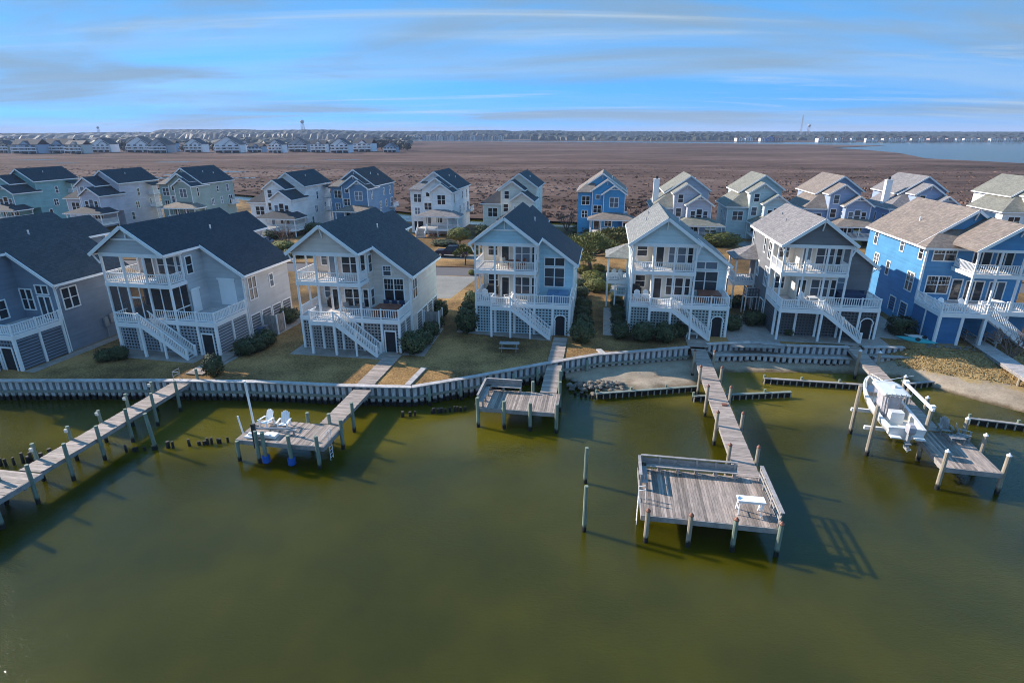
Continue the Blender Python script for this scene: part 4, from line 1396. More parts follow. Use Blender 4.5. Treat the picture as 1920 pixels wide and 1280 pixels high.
# ------------------------------------------------------------------ far houses
FARW = {k: plain('far_wall_' + k, c, .8, .05) for k, c in dict(white=(.80, .80, .82), cream=(.62, .58, .52), blue=(.30, .40, .52), grey=(.36, .38, .42), tan=(.42, .36, .30), azure=(.10, .22, .5), pink=(.52, .38, .36)).items()}
FARR = {'dark': T['navy'], 'grey': T['slate'], 'brown': T['brown'], 'tan': T['tan']}


def far_house(label, px, py, wpx, body, roofk, storeys=3, group='far houses across the marsh', detail=True, yaw=0, side=False):
    p = at(px, py, 0.9)
    s = FPX / (p.y * CP + (CAMZ - .9) * SP)
    w = wpx / s
    h = thing('house', label, 'house', p, yaw, group)
    hh = 3.0 * storeys; d = w * .8
    if side:
        k = .55
        MB().box(-w / 2, w / 2, 0, d, 0, hh).build('wall', FARW[body], h)
        r = MB()
        r.slab([(-w / 2 - .4, -.5, hh), (w / 2 + .4, -.5, hh), (w / 2 + .4, d / 2, hh + k * d / 2), (-w / 2 - .4, d / 2, hh + k * d / 2)], (0, 0, .3))
        r.slab([(-w / 2 - .4, d / 2, hh + k * d / 2), (w / 2 + .4, d / 2, hh + k * d / 2), (w / 2 + .4, d + .5, hh), (-w / 2 - .4, d + .5, hh)], (0, 0, .3))
        r.build('roof', FARR[roofk], h)
        gable(h, -w * .18, w * .18, -.3, d / 2, hh - .5, hh + .4, .8, FARW[body], FARR[roofk], over=.3, foy=.3, boy=0, fas=False)
    else:
        gable(h, -w / 2, w / 2, 0, d, 0, hh, .62, FARW[body], FARR[roofk], over=.5, foy=.6, fas=False)
        gable(h, -w * .1, w * .42, -1.5, d * .4, 0, hh - .5, .7, FARW[body], FARR[roofk], over=.4, foy=.5, boy=0, fas=False)
    if detail:
        for q in range(1, storeys):
            z = 3.0 * q
            MB().box(-w / 2, w / 2, -3.6, -1.6, z - .25, z).build('balcony', M['white'], h)
            MB().box(-w / 2, w / 2, -3.6, -3.52, z, z + .95).build('balcony_rail', FARW['white'], h)
            for i in range(4):
                x = -w / 2 + w * (i + .5) / 4
                f = MB().box(x - w * .07, x + w * .07, -1.6, -1.55, z + .3, z + 2.3).build('window', M['glass'], h)
        for i in range(4):
            x = -w / 2 + .1 + (w - .2) * i / 3
            MB().box(x - .15, x + .15, -3.6, -3.3, 0, 3 * (storeys - 1)).build('post', FARW['white'], h)
        for i in range(3):
            x = -w / 2 + w * (i + .5) / 3
            MB().box(x - w * .13, x + w * .13, -1.62, -1.52, .1, 2.3).build('carport_shade', M['dark'], h)  # near-black panels painted for the shade of ground-floor openings
    else:
        for q in range(storeys):
            for i in range(3):
                x = -w / 2 + w * (i + .5) / 3
                MB().box(x - w * .09, x + w * .09, -1.62, -1.5, 3 * q + .7, 3 * q + 2.3).build('window', M['glass'], h)
    return h


ORD = ['first', 'second', 'third', 'fourth', 'fifth', 'sixth', 'seventh', 'eighth', 'ninth', 'tenth', 'eleventh', 'twelfth', 'thirteenth', 'fourteenth', 'fifteenth', 'sixteenth', 'seventeenth', 'eighteenth', 'nineteenth', 'twentieth',
       'twenty-first', 'twenty-second', 'twenty-third', 'twenty-fourth', 'twenty-fifth', 'twenty-sixth', 'twenty-seventh', 'twenty-eighth', 'twenty-ninth', 'thirtieth', 'thirty-first', 'thirty-second', 'thirty-third', 'thirty-fourth']
row = [(8, 24, 'tan', 'dark', 3, 0), (50, 44, 'blue', 'dark', 3, 1), (78, 16, 'grey', 'dark', 3, 0), (110, 44, 'blue', 'dark', 3, 1), (142, 32, 'cream', 'tan', 3, 1), (192, 34, 'white', 'dark', 3, 0), (262, 42, 'white', 'grey', 3, 0),
       (298, 36, 'grey', 'brown', 3, 0), (318, 24, 'blue', 'dark', 3, 1), (365, 32, 'white', 'dark', 3, 0), (428, 46, 'white', 'dark', 3, 0), (462, 20, 'grey', 'brown', 3, 0), (480, 26, 'blue', 'brown', 2, 1), (518, 26, 'white', 'dark', 3, 0),
       (560, 34, 'grey', 'brown', 3, 0), (598, 28, 'white', 'dark', 3, 1), (638, 34, 'white', 'dark', 3, 0), (680, 36, 'white', 'dark', 3, 1), (732, 24, 'blue', 'grey', 2, 0)]
wname = {'white': 'white', 'cream': 'cream', 'blue': 'pale blue', 'grey': 'grey', 'tan': 'tan', 'azure': 'bright blue', 'pink': 'pink'}
for i, (x, w, b, r, st, sd) in enumerate(row):
    far_house(f'{wname[b]} house with decks across the marsh, {ORD[i]} from the left edge', x, 285.5 + 1.5 * math.sin(i * 2.1) + (1.5 if x < 200 else 0), w, b, r, st, 'far houses at the marsh edge on the left', True, random.uniform(-8, 8), sd)
for i in range(17):
    far_house(f'tiny pale house below the wooded ridge, {ORD[i]} from the left of its cluster', 773 + i * 10.4 + random.uniform(-1.5, 1.5), 263.4, random.uniform(7.5, 10), random.choice(['white', 'white', 'cream', 'grey', 'blue']), random.choice(['grey', 'dark', 'tan']), 4,
              'tiny far houses below the ridge in the centre', False, random.uniform(-10, 10), i % 3 == 0)
town = [(1388, 14, 'white', 'brown'), (1404, 14, 'white', 'brown'), (1431, 11, 'white', 'grey'), (1444, 14, 'azure', 'grey'), (1461, 15, 'pink', 'brown'), (1540, 13, 'white', 'brown'), (1556, 12, 'cream', 'brown'), (1572, 10, 'white', 'brown'), (1584, 11, 'pink', 'brown'),
        (1600, 9, 'white', 'grey'), (1628, 9, 'white', 'brown'), (1641, 10, 'white', 'brown'), (1660, 9, 'cream', 'grey'), (1672, 9, 'white', 'brown'), (1683, 10, 'white', 'grey'), (1695, 9, 'white', 'brown'), (1714, 10, 'cream', 'brown'), (1728, 10, 'white', 'brown'),
        (1748, 12, 'pink', 'brown'), (1764, 12, 'grey', 'brown'), (1781, 10, 'pink', 'grey'), (1796, 9, 'white', 'brown'), (1812, 9, 'white', 'grey'), (1826, 9, 'white', 'brown'), (1840, 9, 'cream', 'grey'), (1862, 10, 'white', 'grey'), (1874, 10, 'white', 'brown'), (1888, 9, 'white', 'grey'),
        (1900, 9, 'white', 'brown'), (1912, 9, 'cream', 'grey')]
for i, (x, w, b, r) in enumerate(town):
    far_house(f'tiny {wname[b]} house on the far right shore, {ORD[i]} from its left end', x, 265.6 + (x - 1400) * .004, w, b, r, 3, 'tiny far houses on the right shore', False, random.uniform(-10, 10), i % 2 == 0)


def water_tower(label, px, py_base, htot, bowl):
    p = at(px, py_base, 0.8)
    t = thing('water_tower', label, 'water tower', p)
    for k in range(6):
        a = k * math.pi / 3
        MB().cyl((math.cos(a) * bowl * 1.1, math.sin(a) * bowl * 1.1, 0), (math.cos(a) * bowl * .8, math.sin(a) * bowl * .8, htot - bowl), .7, n=5).build('leg', FARW['grey'], t)
    m = MB()
    prof = [(.2, -1), (.75, -.7), (1, -.1), (1, .4), (.6, .85), (.05, 1.05)]
    n = 14
    for (r_, z) in prof:
        for k in range(n): m.v.append((math.cos(2 * math.pi * k / n) * r_ * bowl, math.sin(2 * math.pi * k / n) * r_ * bowl, htot + z * bowl))
    for j in range(len(prof) - 1):
        for k in range(n): m.f.append((j * n + k, j * n + (k + 1) % n, (j + 1) * n + (k + 1) % n, (j + 1) * n + k))
    m.build('tank', FARW['grey'], t, True)


water_tower('grey water tower rising above the wooded ridge on the left', 570, 260.5, 64, 7.5)
water_tower('small water tower right of the thin radio mast', 1513, 262.8, 44, 4.5)
water_tower('tiny water tower on the ridge at the far left', 188, 260.5, 42, 5.0)
t = thing('radio_mast', 'thin lattice radio mast on the far right horizon', 'mast', at(1499, 262.8, .8))
for k in range(3):
    a = k * 2.094
    MB().cyl((math.cos(a) * 3, math.sin(a) * 3, 0), (math.cos(a) * 1.2, math.sin(a) * 1.2, 78), .6, .45, 5).build('leg', FARW['grey'], t)
for z in range(6, 78, 6):
    m = MB()
    rr = 3 - 1.8 * z / 78
    for k in range(3):
        a, b = k * 2.094, (k + 1) * 2.094
        m.bar((math.cos(a) * rr, math.sin(a) * rr, z), (math.cos(b) * rr, math.sin(b) * rr, z + 3), .35, .35)
    m.build('brace', FARW['grey'], t)

# ================================================================== piers
PLANK_CACHE = {}


def plank_mesh(lx, ly, mat, th=.045):
    k = (round(lx, 3), round(ly, 3), mat.name)
    if k not in PLANK_CACHE:
        PLANK_CACHE[k] = MB().box(-lx / 2, lx / 2, -ly / 2, ly / 2, -th, 0).mesh('plank', mat)
    return PLANK_CACHE[k]


def pile(par, x, y, top, mat, r=.14, bot=-.8, cap=None, lean=0.0, name='piling'):
    o = MB().cyl((x, y, bot), (x + lean, y, top), r * 1.05, r * .92, 10).build(name, mat, par, False)
    if cap:
        MB().cyl((x + lean, y, top), (x + lean, y, top + .05), r * 1.08, r * 1.08, 10).cyl((x + lean, y, top + .05), (x + lean, y, top + .2), r * 1.0, r * .12, 10).build('piling_cap', cap, o)
    return o


def walkway(par, w, y0, y1, z, pitch=.2, x=0.0, mat=None, jit=.006):
    mat = mat or M['plank']
    n = int(abs(y1 - y0) / pitch)
    me = plank_mesh(w, pitch * .94, mat)
    for k in range(n):
        o = link('plank', me, par, (x + random.uniform(-.02, .02), y0 + (y1 - y0) * (k + .5) / n, z + random.uniform(-jit, jit)), random.uniform(-.006, .006))
    for s in (-1, 1):
        MB().box(x + s * (w / 2 - .06) - .04, x + s * (w / 2 - .06) + .04, min(y0, y1), max(y0, y1), z - .3, z - .055).build('stringer', M['timber'], par)


def platform(par, x0, x1, y0, y1, z, pitch=.165, along='y'):
    if along == 'y':
        n = int((x1 - x0) / pitch); me = plank_mesh(pitch * .93, y1 - y0, M['plank_y'])
        for k in range(n): link('plank', me, par, (x0 + (x1 - x0) * (k + .5) / n, (y0 + y1) / 2 + random.uniform(-.02, .02), z + random.uniform(-.008, .008)))
    else:
        walkway(par, x1 - x0, y1, y0, z, pitch, (x0 + x1) / 2)
    m = MB()
    m.box(x0, x1, y0 - .05, y0 - .003, z - .34, z - .01); m.box(x0, x1, y1 + .003, y1 + .05, z - .34, z - .06)
    m.box(x0 - .05, x0 - .003, y0 - .05, y1 + .05, z - .34, z - .01); m.box(x1 + .003, x1 + .05, y0 - .05, y1 + .05, z - .34, z - .01)
    m.build('rim_joist', M['timber'], par)
    for k in range(3):
        y = y0 + (y1 - y0) * (k + .5) / 3
        MB().box(x0 + .05, x1 - .05, y - .06, y + .06, z - .5, z - .06).build('joist', M['timber'], par)


def ladder(par, x, y, z, face=1):
    m = MB()
    for s in (-.2, .2):
        m.cyl((x + .06 * face, y + s, -.2), (x + .06 * face, y + s, z + .75), .025, n=6)
        m.cyl((x + .06 * face, y + s, z + .75), (x - .3 * face, y + s, z + .85), .025, n=6)
        m.cyl((x - .3 * face, y + s, z + .85), (x - .35 * face, y + s, z), .025, n=6)
    for k in range(7): m.cyl((x + .06 * face, y - .2, -.1 + k * .3), (x + .06 * face, y + .2, -.1 + k * .3), .02, n=6)
    m.build('ladder', M['white'], par)


def bench(par, x0, y0, x1, y1, z, inx, iny, backs=(.55, .78), legs=4):
    """bench with a plank back from (x0,y0) to (x1,y1); (inx,iny) points to the seat side"""
    P, Q, n_ = Vector((x0, y0, z)), Vector((x1, y1, z)), Vector((inx, iny, 0))
    up = Vector((0, 0, 1))
    for b in backs: MB().bar(P + up * b, Q + up * b, .05, .2).build('back_slat', M['timber'], par)
    MB().bar(P + up * .98 - n_ * .03, Q + up * .98 - n_ * .03, .17, .05).build('top_rail', M['timber'], par)
    for s in (.14, .33): MB().bar(P + up * .45 + n_ * s, Q + up * .45 + n_ * s, .17, .05).build('seat_slat', M['timber'], par)
    for k in range(legs):
        a = P.lerp(Q, (k + .02) / (legs - 1) * .97)
        MB().box(a.x - .06, a.x + .06, a.y - .06, a.y + .06, z - .3, z + .95).build('bench_post', M['timber'], par)
        c = a + n_ * .38
        MB().box(c.x - .05, c.x + .05, c.y - .05, c.y + .05, z, z + .42).build('bench_leg', M['timber'], par)


PZ = 1.6
# --- pier A: long walkway leaving the picture on the left
t = thing('pier', 'long narrow pier with tall green pilings leaving the photo on the left', 'pier', (-27.85, 46.2, 0), 9)
PA = t
walkway(t, 1.6, 0, -15.4, PZ + .1, .2)
walkway(t, 1.6, 5.4, -.05, G + .12, .22)
platform(t, -8.0, .95, -22.0, -15.5, PZ + .1, .19, 'x')
for k in range(7):
    y = -.9 - 2.55 * k
    for s in (-1, 1):
        if k == 0 and s < 0: continue
        p = pile(t, s * .95, y - (.35 if s < 0 else 0), PZ + 1.1 + random.uniform(-.08, .12), M['pile_green'], .125, lean=random.uniform(-.05, .05))
        if s < 0: MB().box(-.95 - .1, -.95 + .1, y - .35 - .26, y - .35 - .15, PZ + .72, PZ + .95).build('lamp', M['cream'], p)
pile(t, 1.1, -18.6, PZ + 1.1, M['pile_green'], .16); pile(t, -7.5, -15.3, PZ + 1.0, M['pile_green'], .15)
ladder(t, 1.02, -20.1, PZ + .1)
m = MB()
for (x, y) in ((-.8, -1.5), (-.8, -.7), (-.2, -1.5)): m.cyl((x, y, PZ + .1), (x, y, PZ + 1.0), .025, n=6)
m.cyl((-.8, -1.5, PZ + .98), (-.8, -.7, PZ + .98), .025, n=6); m.cyl((-.8, -1.5, PZ + .98), (-.2, -1.5, PZ + .98), .025, n=6); m.cyl((-.8, -1.5, PZ + .55), (-.8, -.7, PZ + .55), .02, n=6)
m.build('handrail', M['metal'], t)
tag(pile(None, 0, 0, 2.9, M['pile_green'], .14, -.8, lean=-.25, name='mooring_piling'), 'lone leaning green piling beside the long left pier', 'piling').location = at(294, 842, 0)

# --- pier C: platform with two white chairs
t = thing('pier', 'short pier whose platform holds two white chairs', 'pier', (-12.4, 43.6, 0), 9)
walkway(t, 1.5, -.1, -6.3, PZ, .2)
walkway(t, 1.5, 7.6, .3, G + .1, .24)
platform(t, -5.4, 1.05, -9.4, -6.4, PZ)
for (x, y, top) in ((-5.3, -9.55, PZ - .05), (-3.75, -9.6, PZ + .9), (-3.2, -9.6, PZ + .85), (-1.3, -9.6, PZ + .75), (.75, -9.6, PZ + .9), (1.2, -6.9, PZ + .75), (.95, -4.4, PZ + .9), (-1.7, -6.2, PZ + .75), (.0, -6.2, PZ + .8), (-4.7, -6.2, PZ + .7), (-5.0, -6.3, PZ - .1)):
    p = pile(t, x, y, top, M['pile_green'], .14, lean=random.uniform(-.04, .04))
    if (x, y) in ((-3.2, -9.6), (-1.3, -9.6)): MB().cyl((x, y, .15), (x, y, .62), .27, .27, 12).build('blue_fender', M['blue_plastic'], p)
MB().cyl((-5.35, -7.3, PZ - .2), (-5.5, -7.3, PZ + 3.5), .085, .075, 10).build('white_pole', M['white'], t)
MB().cyl((-5.6, -8.3, PZ - .2), (-5.8, -8.3, PZ + 1.2), .06, n=8).build('white_pole', M['white'], t)
m = MB()
for s in (-.2, .2): m.cyl((1.0, -8.3 + s, -.2), (1.0, -8.3 + s, PZ + .7), .025, n=6); m.cyl((1.0, -8.3 + s, PZ + .7), (.55, -8.3 + s, PZ + .05), .025, n=6)
for k in range(7): m.cyl((1.0, -8.5, -.1 + k * .28), (1.0, -8.1, -.1 + k * .28), .02, n=6)
m.build('ladder', M['white'], t)
CP_ = ((-12.4, 43.6), 9)
t = thing('boat_hoist', 'white winch hoist with dark post on the platform edge by two chairs', 'boat hoist', yawed(*CP_, -4.0, -8.9, PZ + .03), 9)
MB().box(-.7, .9, -.15, .05, .12, .3).build('beam', M['white'], t); MB().box(-.9, -.1, -.3, .4, .0, .12).build('base', M['white'], t); MB().box(.4, 1.3, -.1, .45, .0, .22).build('winch_box', M['white'], t)
MB().box(-.1, .15, -.55, -.35, -.6, 1.25).build('upright', M['rubber'], t); MB().cyl((.0, -.4, .9), (2.6, -.1, .95), .07, n=8).build('shaft', M['grey'], t)
t = thing('timber_bench', 'dark narrow timber bench on the platform with two white chairs', 'bench', yawed(*CP_, -2.1, -8.3, PZ + .03), 9)
MB().box(-1.6, .6, -.02, .16, .32, .38).build('seat', M['timber'], t)
for x in (-1.4, .4): MB().box(x - .05, x + .05, .0, .12, 0, .32).build('leg', M['timber'], t)

# --- pier D: platform with an L-shaped bench
t = thing('pier', 'short pier with an L-shaped bench on its platform', 'pier', (3.95, 48.9, 0), 9)
walkway(t, 1.35, -.1, -6.2, PZ, .2)
walkway(t, 1.4, 7.0, .3, G + .1, .24)
platform(t, -5.2, .95, -9.7, -6.3, PZ, .155)
bench(t, -5.15, -9.6, -5.15, -6.3, PZ, 1, 0, (.5, .68, .84)); bench(t, -5.1, -6.3, -2.2, -6.3, PZ, 0, -1, (.5, .68, .84), 3)
for (x, y, top) in ((-5.1, -9.85, PZ + .9), (-3.05, -9.85, PZ + .75), (-1.0, -9.85, PZ + .75), (1.0, -9.85, PZ + .8), (.95, -6.1, PZ + 1.0), (.85, -5.0, PZ + 1.5), (-1.3, -6.15, PZ + .9)):
    pile(t, x, y, top, M['pile_green'], .15, lean=random.uniform(-.04, .04))

# --- pier E: long walkway with the big platform
PE = ((18.4, 52.8), 9.5)
t = thing('pier', 'long pier ending in a big square platform with benches', 'pier', (*PE[0], 0), PE[1])
walkway(t, 1.45, .2, -22.6, PZ, .2)
walkway(t, 2.0, 4.6, .25, G + .08, .22)
platform(t, -6.7, .6, -27.5, -22.65, PZ, .155)
bench(t, -6.6, -22.72, -.78, -22.72, PZ, 0, -1, (.52, .74), 6)
bench(t, -6.68, -25.0, -6.68, -22.8, PZ, 1, 0, (.52, .74), 3)
for y in (-27.3, -25.6, -23.9, -22.9): MB().box(.52, .64, y - .06, y + .06, PZ - .3, PZ + 1.0).build('rail_post', M['timber'], t)
for z in (.38, .68): MB().bar((.56, -27.5, PZ + z), (.56, -22.9, PZ + z), .05, .13).build('rail', M['timber'], t)
MB().bar((.58, -27.55, PZ + 1.0), (.58, -22.85, PZ + 1.0), .2, .05).build('top_rail', M['timber'], t)
ladder(t, -6.78, -26.1, PZ, -1)
for x in (-6.4, -4.1, -1.75, .55): pile(t, x, -27.75, PZ + .45, M['pile_tan'] if x < -3 else M['pile_green'], .14, cap=M['brown_vinyl'])
for k, y in enumerate((-3.3, -7.2, -11.4, -15.9, -20.6)):
    for s in (-1, 1): pile(t, s * .88, y + random.uniform(-.1, .1), PZ + 1.05, M['pile_tan'], .13, cap=M['brown_vinyl'], bot=-.8 if y < -4 else -.3)
for (x, y) in ((-6.4, -22.5), (-3.3, -22.5)): pile(t, x, y, PZ - .2, M['pile_tan'], .14)
MB().box(.1, .5, -12.6, -12.25, PZ + .01, PZ + .1).build('cleat', M['brown_vinyl'], t)

# --- pier F: boat-lift pier
PF = ((34.6, 56.5), 13)
t = thing('pier', 'pier with white-capped pilings beside the boat lift', 'pier', (*PF[0], 0), PF[1])
walkway(t, 1.3, 3.4, -20.8, PZ + .1, .2)
platform(t, -1.25, 1.95, -25.8, -20.8, PZ, .16)
for (x, y) in ((-.82, -7.6), (.82, -7.6), (.85, -13.3), (.85, -17.4), (2.1, -20.6), (2.15, -25.6), (-1.35, -25.9), (-.9, -17.0), (2.1, -23.0)):
    pile(t, x, y, PZ + 1.15, M['pile_tan'], .14, cap=M['white'])

# --- pier G at the right edge
PG = ((47.2, 55.4), 13)
t = thing('pier', 'pale walkway with side rails below the bright blue house, cut by the right edge', 'pier', (*PG[0], 0), PG[1])
walkway(t, 1.7, 1.6, -16, PZ + .25, .2, mat=M['cap'])
for s in (-1, 1):
    for y in (1.4, -.6, -2.6): MB().box(s * .85 - .06, s * .85 + .06, y - .06, y + .06, PZ, PZ + 1.2).build('rail_post', M['timber'], t)
    for z in (.55, .85, 1.15): MB().bar((s * .85, 1.4, PZ + z), (s * .85, -2.6, PZ + z), .05, .1).build('rail', M['timber'], t)
    for y in (-6, -10, -14): pile(t, s * .7, y, PZ - .05, M['pile_tan'], .13)

# --- low groynes
M['stake'] = wood('pale_stake', (0.36, 0.33, 0.27), .5, (4, 4, 4))
def groyne(label, a, b, top=.55, sp=.55, big=3.2, mat=None, capm=None):
    A, B = Vector((*a[:2], 0)), Vector((*b[:2], 0))
    L = (B - A).length; d = (B - A) / L
    t = thing('groyne', label, 'groyne', A, -math.degrees(math.atan2(d.y, d.x)))
    for r in range(3):
        MB().box(0, L, -.04, .04, -.5 + r * .33, -.5 + r * .33 + .31).build('board', M['pile_dark'], t)
    MB().box(-.05, L + .05, -.2, .1, top - .08, top).build('cap', capm or M['wale'], t)
    n = int(L / sp)
    me = MB().cyl((0, 0, -.8), (0, 0, top - .1), .07, .06, 7).mesh('stake', mat or M['stake'])
    for k in range(n + 1): link('stake', me, t, (L * k / n, -.15, random.uniform(-.05, .02)))
    k = 0.0
    while k <= L:
        pile(t, k, .12, top + .25, M['pile_green'], .11); k += big


groyne('low timber groyne in front of the sand by the rock pile', at(1118, 747), at(1306, 733))
groyne('low timber groyne passing under the pier with the big platform', at(1300, 752), at(1480, 744))
groyne('long barnacled groyne passing under the boat-lift pier', at(1432, 718), at(1628, 731), capm=M['timber'])
groyne('short groyne end right of the boat on its lift', at(1690, 729), at(1746, 724), capm=M['timber'])
groyne('dark groyne at the right edge beyond the chairs', at(1815, 794), at(1935, 809), capm=M['timber'])

# --- old piling stumps and free-standing pilings
def stumps(label, group, pts, h=.5):
    for i, (x, y) in enumerate(pts):
        r = random.uniform(.09, .16)
        o = MB().cyl((0, 0, -.6), (random.uniform(-.04, .04), 0, h * random.uniform(.6, 1.25)), r, r * .85, 7).build('piling_stump', M['pile_dark'])
        o.location = at(x, y, 0)
        tag(o, label + ', ' + ORD[i] + ' from left', 'stump', group)


stumps('dark old piling stump left of the long left pier', 'stumps left of the long left pier', [(3, 873), (12, 873), (27, 871), (44, 868), (54, 867), (61, 866), (69, 864), (79, 862), (97, 858)], .75)
stumps('dark old piling stump between the left pier and the two-chair pier', 'stumps between the two left piers', [(238, 848), (252, 846), (258, 846), (272, 844), (288, 843), (316, 839), (325, 839), (356, 836), (374, 834), (384, 833), (391, 833), (397, 832), (409, 831), (412, 831), (427, 829)])
stumps('dark old piling stump between the two-chair pier and the L-bench pier', 'stumps left of the L-bench pier', [(755, 781), (769, 780), (778, 779), (810, 775), (814, 774), (822, 774), (828, 773), (836, 773), (844, 771), (852, 771), (858, 770), (863, 770), (872, 768), (893, 766)], .45)
stumps('dark old piling stump beside the rock pile', 'stumps beside the rock pile', [(1078, 741), (1090, 743), (1098, 744), (1106, 745), (1111, 747)], .4)
tag(pile(None, 0, 0, 2.65, M['pile_green'], .13, name='mooring_piling'), 'farther of two lone pilings left of the big platform', 'piling').location = at(1097, 905, 0)
tag(pile(None, 0, 0, 3.05, M['pile_green'], .13, name='mooring_piling'), 'nearer of two lone pilings left of the big platform', 'piling').location = at(1095, 995, 0)

# --- rock pile
rp = at(1122, 727, 0)
t = thing('rock_pile', 'heap of sunlit rocks on the sand at the pier with an L-shaped bench', 'rocks', rp)
rocks = []
for q in range(4):
    m = MB(); n = 7
    for j, (zz, rr) in enumerate(((-1, .3), (-.5, .9), (.2, 1), (.75, .7), (1, .2))):
        for k in range(n):
            a = 2 * math.pi * k / n
            f = random.uniform(.75, 1.2)
            m.v.append((math.cos(a) * rr * f, math.sin(a) * rr * f, zz * random.uniform(.8, 1.1)))
    for j in range(4):
        for k in range(n): m.f.append((j * n + k, j * n + (k + 1) % n, (j + 1) * n + (k + 1) % n, (j + 1) * n + k))
    m.f.append(tuple(range(4 * n, 5 * n)))
    rocks.append(m.mesh('rock', M['rock']))
for k in range(110):
    u, v = random.uniform(-2.7, 2.2), random.gauss(0, .55)
    s = random.uniform(.09, .27)
    hgt = max(0, .62 - abs(v) * .4 - abs(u + .2) * .12)
    link('rock', random.choice(rocks), t, (u, v + u * .12, .1 + hgt * random.uniform(.3, 1)), random.uniform(0, 6), (s * 1.3, s, s * .7))

# ================================================================== boat and lift
def boat():
    t = thing('motorboat', 'white centre-console motorboat with canvas cover hanging on the lift', 'boat', yawed(*PF, -2.85, -20.2, 1.98), PF[1])
    #      y     half-beam keel  chine sheer
    st = [(-3.5, 1.12, .16, .42, 1.02), (-2.2, 1.20, .08, .40, 1.04), (-.6, 1.22, .05, .42, 1.10), (1.0, 1.17, .07, .48, 1.22), (2.2, 1.0, .16, .62, 1.36), (3.1, .74, .34, .84, 1.48), (3.8, .42, .66, 1.10, 1.57), (4.15, .18, .98, 1.34, 1.61), (4.3, .02, 1.3, 1.5, 1.63)]
    m = MB()
    for (y, w, k, c, s) in st:
        m.v += [(-w, y, s), (-w * .96, y, (s + c) / 2), (-w * .82, y, c), (0, y, k), (w * .82, y, c), (w * .96, y, (s + c) / 2), (w, y, s)]
    for j in range(len(st) - 1):
        for i in range(6):
            a = j * 7 + i
            m.f.append((a, a + 7, a + 8, a + 1))
    m.f.append(tuple(range(0, 7)))
    m.build('hull', M['gel'], t)
    g = MB()
    inn = [max(.0, w - .2) for (_, w, *_r) in st]
    for sgn in (-1, 1):
        for j in range(len(st) - 1):
            a, b = st[j], st[j + 1]
            g.add([(sgn * (a[1] + .03), a[0], a[4] + .01), (sgn * (b[1] + .03), b[0], b[4] + .01), (sgn * inn[j + 1], b[0], b[4] + .03), (sgn * inn[j], a[0], a[4] + .03)], [(0, 1, 2, 3)])
            g.add([(sgn * (a[1] + .03), a[0], a[4] + .01), (sgn * (b[1] + .03), b[0], b[4] + .01), (sgn * (b[1] + .03), b[0], b[4] - .07), (sgn * (a[1] + .03), a[0], a[4] - .07)], [(0, 1, 2, 3)])
    g.build('gunwale', M['gel'], t)
    c = MB()                                             # inner liner down to the cockpit floor
    for sgn in (-1, 1):
        for j in range(len(st) - 2):
            a, b = st[j], st[j + 1]
            c.add([(sgn * inn[j], a[0], a[4] + .03), (sgn * inn[j + 1], b[0], b[4] + .03), (sgn * inn[j + 1], b[0], .5 if b[0] < 2 else .75), (sgn * inn[j], a[0], .5 if a[0] < 2 else .75)], [(0, 1, 2, 3)])
    fl = [(-inn[j], st[j][0], .5 if st[j][0] < 2 else .75) for j in range(len(st) - 1)]
    for j in range(len(fl) - 1):
        c.add([fl[j], fl[j + 1], (-fl[j + 1][0], *fl[j + 1][1:]), (-fl[j][0], *fl[j][1:])], [(0, 1, 2, 3)])
    c.build('cockpit_liner', M['cream'], t)
    MB().slab([(-.62, 2.3, 1.02), (.62, 2.3, 1.02), (.38, 3.2, 1.15), (-.38, 3.2, 1.15)], (0, 0, .08)).build('bow_cushion', M['canvas'], t)
    rr = MB()
    for sgn in (-1, 1):
        q = [(sgn * (w - .1), y, s + .22) for (y, w, k, c_, s) in st[3:8]]
        for a, b in zip(q, q[1:]): rr.cyl(a, b, .018, n=6)
        for a in q: rr.cyl(a, (a[0], a[1], a[2] - .2), .015, n=6)
    rr.build('bow_rail', M['metal'], t)
    MB().box(-1.08, 1.08, -3.46, -3.2, .5, 1.04).build('transom', M['gel'], t)
    for s_ in (-1, 1): MB().box(s_ * .72 - .32, s_ * .72 + .32, -3.95, -3.5, .45, .53).build('swim_platform', M['gel'], t)
    MB().box(-.42, .42, -1.75, -1.15, .5, 1.35).build('leaning_post', M['gel'], t)
    # canvas enclosure hanging from the hard top, slack folds
    cv = MB(); n = 48; lv = [(.52, 1.02), (.9, .94), (1.4, .90), (1.9, .92), (2.28, .96)]
    for q, (z, k_) in enumerate(lv):
        for i in range(n):
            a = 2 * math.pi * i / n
            ca, sa = math.cos(a), math.sin(a)
            sx = math.copysign(abs(ca) ** .4, ca) * .62 * k_; sy = math.copysign(abs(sa) ** .4, sa) * .95 * k_
            f = 1 + .07 * math.sin(i * 1.9 + q * .3) * (1.1 - q * .2)
            cv.v.append((sx * f, sy * f + .15, z))
    for j in range(len(lv) - 1):
        for i in range(n): cv.f.append((j * n + i, j * n + (i + 1) % n, (j + 1) * n + (i + 1) % n, (j + 1) * n + i))
    cv.build('canvas_cover', M['canvas'], t)
    top = MB(); W = .92
    pr = [(-W, -.03), (-W * .8, .02), (0, .05), (W * .8, .02), (W, -.03)]
    ys = (-1.05, -.85, 1.2, 1.45)
    for j, y in enumerate(ys):
        for (x, z) in pr: top.v.append((x * (.86 if j in (0, 3) else 1), y, 2.36 + z))
    for j in range(3):
        for i in range(4): top.f.append((j * 5 + i, j * 5 + i + 1, j * 5 + i + 6, j * 5 + i + 5))
    top.slab([(-W * .86, -1.05, 2.27), (W * .86, -1.05, 2.27), (W, -.85, 2.27), (W, 1.2, 2.27), (W * .86, 1.45, 2.27), (-W * .86, 1.45, 2.27), (-W, 1.2, 2.27), (-W, -.85, 2.27)], (0, 0, .06))
    tt = top.build('hard_top', M['gel'], t)
    pp_ = MB()
